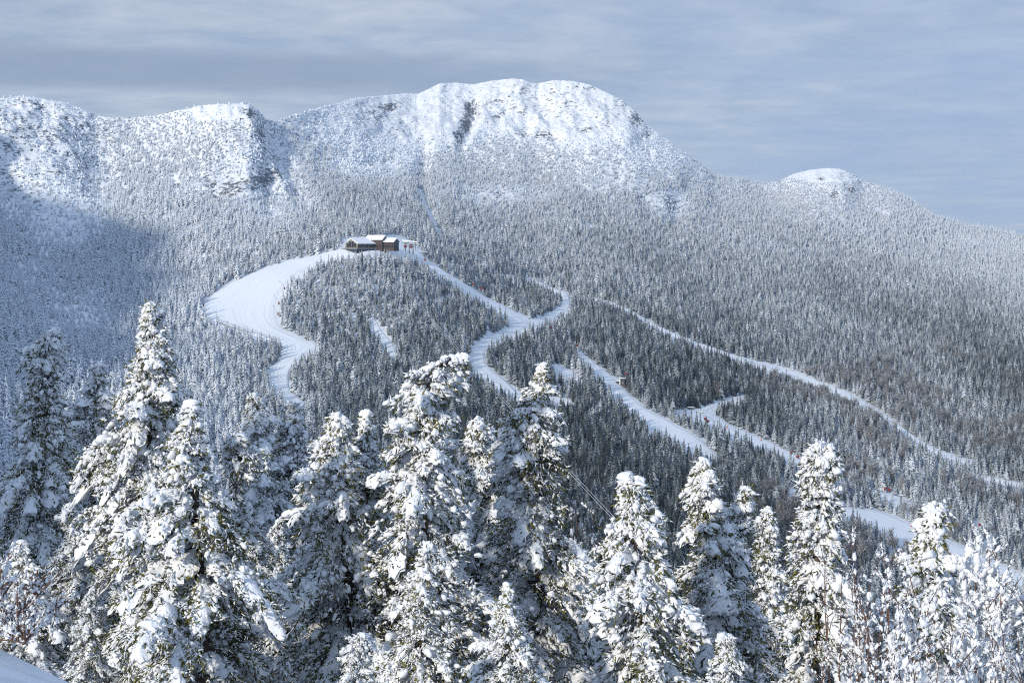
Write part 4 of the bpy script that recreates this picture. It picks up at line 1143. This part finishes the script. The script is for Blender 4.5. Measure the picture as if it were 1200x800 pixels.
rope_pts.sort(key=lambda v: v.x)
tag(MB().tube(rope_pts[::1], .035, 4).build('haul_rope', M_STEEL), 'thin dark haul rope linking the red gondola cabins down the mountain', 'lift cable')
# station canopy behind the three towers
cs = hit(481, 291); e = bpy.data.objects.new('lift_canopy', None); COL.objects.link(e); e.location = cs; e.rotation_euler = (0, 0, R(-20))
tag(e, 'pale snow-covered lift canopy above the three grey towers', 'canopy')
MB().prism([(-6.5, 6.2), (5.5, 4.9), (6.5, 4.3), (6.6, 4.7), (5.6, 5.5), (-6.5, 6.9)], -1.5, 1.8).build('canopy_roof', M_ROOF, e)
for x in (-5, 4.5): MB().tube([(x, 0, -1), (x, 0, 5.2)], .2, 8).build('post', M_STEEL, e)

# long pale double cable crossing the valley
pa, pb = at(478, 343, 1040), at(760, 652, 560)
for off, label in ((0.0, 'upper strand of the pale lift cable slanting down across the valley forest'), (1.4, 'lower strand of the pale lift cable slanting down across the valley forest')):
    pts = []
    for t in np.linspace(0, 1, 30):
        p = pa.lerp(pb, t); p.z -= 8 * 4 * t * (1 - t) * .25; p.x += off; pts.append(p)
    tag(MB().tube(pts, .11, 5).build('lift_cable', M_ROPE), label, 'lift cable', 'pale lift cables')

# dark hut by the wide run
hp = hit(727, 451); e = bpy.data.objects.new('lift_hut', None); COL.objects.link(e); e.location = hp; e.rotation_euler = (0, 0, R(-15))
tag(e, 'small dark hut with two bays beside the wide straight run', 'hut')
MB().box(.2, 3.4, -1.5, 1.5, .2, 5.0).build('tall_bay', M_NAVY, e); MB().box(-3.2, -.5, -1.3, 1.3, .2, 3.0).build('low_bay', M_NAVY, e)
MB().box(.0, 3.6, -1.7, 1.7, 5.0, 5.4).build('roof', M_ROOF, e); MB().box(-3.4, -.5, -1.5, 1.5, 3.0, 3.35).build('roof', M_ROOF, e)
MB().box(-.5, .2, -1.2, 1.2, .2, 4.4).build('panel', M_ROOF, e); MB().box(-3.8, 4, -2.4, 1.8, -1, .2).build('platform', M_POST, e)
wd = MB().box(1.5, 2.6, -1.58, -1.5, 1.2, 2.3).build('window', M_CREAM, e)

# ------------------------------------------------------------------ snow fence
fpts = [(254, 377), (275.5, 385), (286, 388), (296, 391), (306, 394), (316, 397), (327, 400)]
f0 = hit(*fpts[0]); e = bpy.data.objects.new('snow_fence', None); COL.objects.link(e); e.location = f0
tag(e, 'dark-posted net fence along the lower edge of the wide left run', 'fence')
W_ = [hit(*p) - f0 for p in fpts]
for w in W_: MB().tube([(w.x, w.y, w.z - .6), (w.x, w.y, w.z + 3.0)], .20, 6).build('post', M_POST, e)
nt_ = MB()
for h_ in np.linspace(.5, 2.6, 8):
    nt_.tube([(w.x, w.y - .2, w.z + h_) for w in W_], .035, 4)
nt_.build('net', M_ROPE, e)
MB().tube([(w.x, w.y - .5, w.z + .15) for w in W_], .22, 5).build('base_rail', M_POST, e)

# ------------------------------------------------------------------ snow guns with padded feet
def gun_proto():
    e = bpy.data.objects.new('snow_gun', None); COL.objects.link(e)
    MB().tube([(0, 0, -.5), (0, 0, 1.6), (2.2, 0, 4.0), (4.2, 0, 6.0)], [.10, .10, .07, .05], 6).build('boom', M_STEEL, e)
    MB().tube([(0, 0, -.3), (0, 0, 1.45)], .5, 8).build('pad', M_RUST, e)
    MB().box(4.0, 4.6, -.2, .2, 5.9, 6.3).build('nozzle', M_STEEL, e)
    return e


gun0 = gun_proto()
GUN = [(238.5, 358.5, 10, 'lowest padded snow gun on the left edge of the wide left run'), (245, 346.5, 20, 'second padded snow gun from the bottom on the left edge of the wide left run'), (251.5, 341.5, 0, 'third padded snow gun from the bottom on the left edge of the wide left run'),
       (261.8, 333.5, 20, 'third padded snow gun from the top on the left edge of the wide left run'), (267, 329.5, 10, 'second padded snow gun from the top on the left edge of the wide left run'), (275.3, 324.5, 0, 'topmost padded snow gun on the left edge of the wide left run'),
       (333.2, 339, 150, 'topmost padded snow gun on the inner edge of the wide left run'), (326.8, 356.5, 150, 'second padded snow gun on the inner edge of the wide left run'), (325.8, 369, 150, 'lowest padded snow gun on the inner edge of the wide left run'), (359, 399, 120, 'padded snow gun where the wide left run narrows at the forest corner'),
       (852.5, 502, 30, 'orange padded snow gun at the upper part of the lower run'), (892, 517, 45, 'orange padded snow gun with a long raised boom at the lower run'), (1068, 617.5, 30, 'orange padded snow gun beside the lowest broad run')]
for i, (px, py, yaw, label) in enumerate(GUN):
    o = gun0 if i == 0 else copy_thing(gun0)
    o.location = hit(px, py) + Vector((0, 0, .3)); o.rotation_euler = (0, 0, R(yaw)); o.scale = (.95,) * 3
    tag(o, label, 'snow gun', 'padded snow guns along the runs')
    if i >= 10:
        for ch in o.children:
            if ch.name.startswith('pad'):
                ch.data = ch.data.copy(); ch.data.materials[0] = M_ORANGE; ch['label'] = 'bright orange pad'

# ------------------------------------------------------------------ snowmobile and people by the lodge
sp = hit(463.5, 295); e = bpy.data.objects.new('snowmobile', None); COL.objects.link(e); e.location = sp + Vector((0, 0, .45)); e.rotation_euler = (0, 0, R(-6))
tag(e, 'dark brown snowmobile parked below the right gable of the lodge', 'snowmobile')
MB().prism([(-1.5, .35), (1.2, .3), (1.6, .7), (1.1, 1.0), (.3, 1.05), (.1, .8), (-1.5, .85)], -.45, .45).build('body', M_RUST, e)
MB().prism([(-1.4, .85), (.05, .8), (.05, 1.0), (-1.4, 1.12)], -.25, .25).build('seat', M_DARK, e)
MB().prism([(-1.7, .0), (.2, .0), (.4, .35), (-1.8, .35)], -.3, .3).build('track', M_DARK, e)
MB().prism([(.35, 1.05), (.75, 1.03), (.45, 1.55), (.35, 1.55)], -.35, .35).build('windshield', M_GLASS, e)
for y in (-.5, .5): MB().prism([(.4, 0), (1.9, 0), (2.15, .25), (2.1, .28), (1.85, .08), (.4, .08)], y - .09, y + .09).build('ski', M_STEEL, e)


def person(loc, label, yaw):
    J = {'pel': (0, 0, .95), 'chest': (0, 0, 1.3), 'neck': (0, 0, 1.5), 'head': (0, -.02, 1.66), 'crown': (0, -.01, 1.78)}
    vs = [J['pel'], J['chest'], J['neck'], J['head'], J['crown']]; ed = [(0, 1), (1, 2), (2, 3), (3, 4)]; rr = [.17, .20, .075, .115, .09]
    for s in (-1, 1):
        b_ = len(vs); vs += [(s * .21, 0, 1.43), (s * .30, -.05, 1.15), (s * .27, -.22, .95)]; ed += [(1, b_), (b_, b_ + 1), (b_ + 1, b_ + 2)]; rr += [.09, .07, .05]
        b_ = len(vs); vs += [(s * .11, 0, .85), (s * .13, -.05, .48), (s * .14, 0, .08), (s * .15, -.16, .05)]; ed += [(0, b_), (b_, b_ + 1), (b_ + 1, b_ + 2), (b_ + 2, b_ + 3)]; rr += [.12, .085, .07, .06]
    me = bpy.data.meshes.new('person'); me.from_pydata(vs, ed, []); me.materials.append(M_DARK)
    o = link('person', me, None, loc, (0, 0, R(yaw)))
    sk = o.modifiers.new('skin', 'SKIN')
    for i, r_ in enumerate(rr): me.skin_vertices[0].data[i].radius = (r_, r_)
    me.skin_vertices[0].data[0].use_root = True
    o.modifiers.new('sub', 'SUBSURF').render_levels = 1
    tag(o, label, 'person', 'people outside the lodge'); return o


for (px, py, yaw, label) in ((462.4, 288.5, 10, 'left person in dark clothes standing below the right gable of the lodge'), (465.6, 288.7, -40, 'right person in dark clothes standing below the right gable of the lodge'), (462.2, 292.0, 30, 'person in dark clothes standing next to the snowmobile')):
    person(hit(px, py) + Vector((0, 0, .45)), label, yaw)

# ------------------------------------------------------------------ light, sky, camera
SUN_EL = 20.0
sd = Vector((-.55, -.835, 0)).normalized()                 # horizontal direction towards the sun: behind the camera, to its left
sun_dir = Vector((sd.x * math.cos(R(SUN_EL)), sd.y * math.cos(R(SUN_EL)), math.sin(R(SUN_EL))))
sl = bpy.data.lights.new('sun', 'SUN'); sl.energy = 3.45; sl.angle = R(2.5); sl.color = (1.0, .925, .79)
so = bpy.data.objects.new('sun', sl); COL.objects.link(so); so.rotation_euler = sun_dir.to_track_quat('Z', 'Y').to_euler()
w = bpy.data.worlds.new('World'); S.world = w; w.use_nodes = True
nt = w.node_tree; bg = nt.nodes['Background']; out = nt.nodes['World Output']
sk = nt.nodes.new('ShaderNodeTexSky'); sk.sky_type = 'NISHITA'; sk.sun_disc = False; sk.sun_elevation = R(SUN_EL); sk.sun_rotation = math.atan2(sd.x, sd.y); sk.altitude = 1200; sk.air_density = 1.0; sk.dust_density = .4; sk.ozone_density = 2.0
nt.links.new(sk.outputs[0], bg.inputs[0]); bg.inputs[1].default_value = .10
tc = nt.nodes.new('ShaderNodeTexCoord'); sx = nt.nodes.new('ShaderNodeSeparateXYZ'); nt.links.new(tc.outputs['Generated'], sx.inputs[0])
zc = math_n(nt, 'MAXIMUM', sx.outputs['Z'], 0.0); den = math_n(nt, 'ADD', zc, .07)
cb = nt.nodes.new('ShaderNodeCombineXYZ')
nt.links.new(math_n(nt, 'MULTIPLY', math_n(nt, 'DIVIDE', sx.outputs['X'], den), .85), cb.inputs['X']); nt.links.new(math_n(nt, 'MULTIPLY', math_n(nt, 'DIVIDE', sx.outputs['Y'], den), .85), cb.inputs['Y'])
n1 = noise(nt, 1.1, 6, .58, cb.outputs[0]); n1.inputs['Distortion'].default_value = .4
n2 = noise(nt, 3.6, 6, .62, cb.outputs[0]); n2.inputs['Distortion'].default_value = .3
# a thin deck: blue shows through it low down on the right and overhead
cov = math_n(nt, 'MULTIPLY_ADD', zc, 2.2, .52)
cov = math_n(nt, 'ADD', cov, math_n(nt, 'MULTIPLY', math_n(nt, 'SUBTRACT', n1.outputs['Fac'], .5), 1.5))
cov = math_n(nt, 'ADD', cov, math_n(nt, 'MULTIPLY', sx.outputs['X'], -1.1), clamp=True)
shade = math_n(nt, 'MULTIPLY_ADD', math_n(nt, 'SUBTRACT', n2.outputs['Fac'], .5), 2.1, .42)
shade = math_n(nt, 'ADD', shade, math_n(nt, 'MULTIPLY', math_n(nt, 'SUBTRACT', n1.outputs['Fac'], .5), .9), clamp=True)
cloud = mix_col(nt, shade, (.365, .460, .615), (.60, .660, .765))
ccol = mix_col(nt, math_n(nt, 'MULTIPLY_ADD', cov, .85, .15, clamp=True), (.335, .465, .720), cloud)
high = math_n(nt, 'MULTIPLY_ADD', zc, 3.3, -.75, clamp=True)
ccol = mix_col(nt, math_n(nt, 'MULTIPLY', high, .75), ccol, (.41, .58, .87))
# low dark stratus band over the left half
bz = math_n(nt, 'DIVIDE', math_n(nt, 'SUBTRACT', sx.outputs['Z'], .114), .014)
band = math_n(nt, 'POWER', 2.718, math_n(nt, 'MULTIPLY', math_n(nt, 'POWER', math_n(nt, 'ABSOLUTE', bz), 4.0), -1.0))
bandx = math_n(nt, 'MULTIPLY_ADD', sx.outputs['X'], -4.0, .55, clamp=True)
ccol = mix_col(nt, math_n(nt, 'MULTIPLY', math_n(nt, 'MULTIPLY', band, bandx), .85), ccol, (.285, .365, .515))
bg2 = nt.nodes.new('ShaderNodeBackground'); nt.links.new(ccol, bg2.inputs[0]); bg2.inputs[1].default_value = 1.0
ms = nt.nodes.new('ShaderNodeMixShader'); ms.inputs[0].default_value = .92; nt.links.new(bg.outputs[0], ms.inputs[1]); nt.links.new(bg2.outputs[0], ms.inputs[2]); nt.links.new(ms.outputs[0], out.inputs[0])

# ------------------------------------------------------------------ thin winter haze
HAZE = 5.0e-5
if HAZE:
    m = bpy.data.materials.new('thin_haze'); m.use_nodes = True; nt = m.node_tree; nt.nodes.remove(nt.nodes['Principled BSDF'])
    v = nt.nodes.new('ShaderNodeVolumePrincipled'); v.inputs['Color'].default_value = (.74, .87, 1, 1); v.inputs['Density'].default_value = HAZE; v.inputs['Anisotropy'].default_value = .2
    nt.links.new(v.outputs[0], nt.nodes['Material Output'].inputs['Volume'])
    tag(MB().box(-7500, 7500, -60, 5200, float(TZ.min()) - 5, float(TZ.max()) + 15).build('haze', m), kind='stuff')
cam = bpy.data.cameras.new('camera'); cam.sensor_width = 36; cam.lens = 36 * FPX / 1200; cam.clip_start = .1; cam.clip_end = 60000
co = bpy.data.objects.new('camera', cam); COL.objects.link(co); co.location = (0, 0, 0); co.rotation_euler = (R(90) - PITCH, 0, 0)
S.camera = co
S.view_settings.view_transform = 'Standard'; S.view_settings.look = 'None'; S.view_settings.exposure = 0; S.view_settings.gamma = 1
S.view_settings.use_curve_mapping = False
S.render.engine = 'CYCLES'; S.cycles.use_denoising = False; S.cycles.filter_width = 1.1; S.cycles.max_bounces = 6; S.cycles.diffuse_bounces = 3
S.cycles.use_adaptive_sampling = False; S.cycles.volume_bounces = 0; S.cycles.volume_max_steps = 64; S.cycles.volume_step_rate = 10
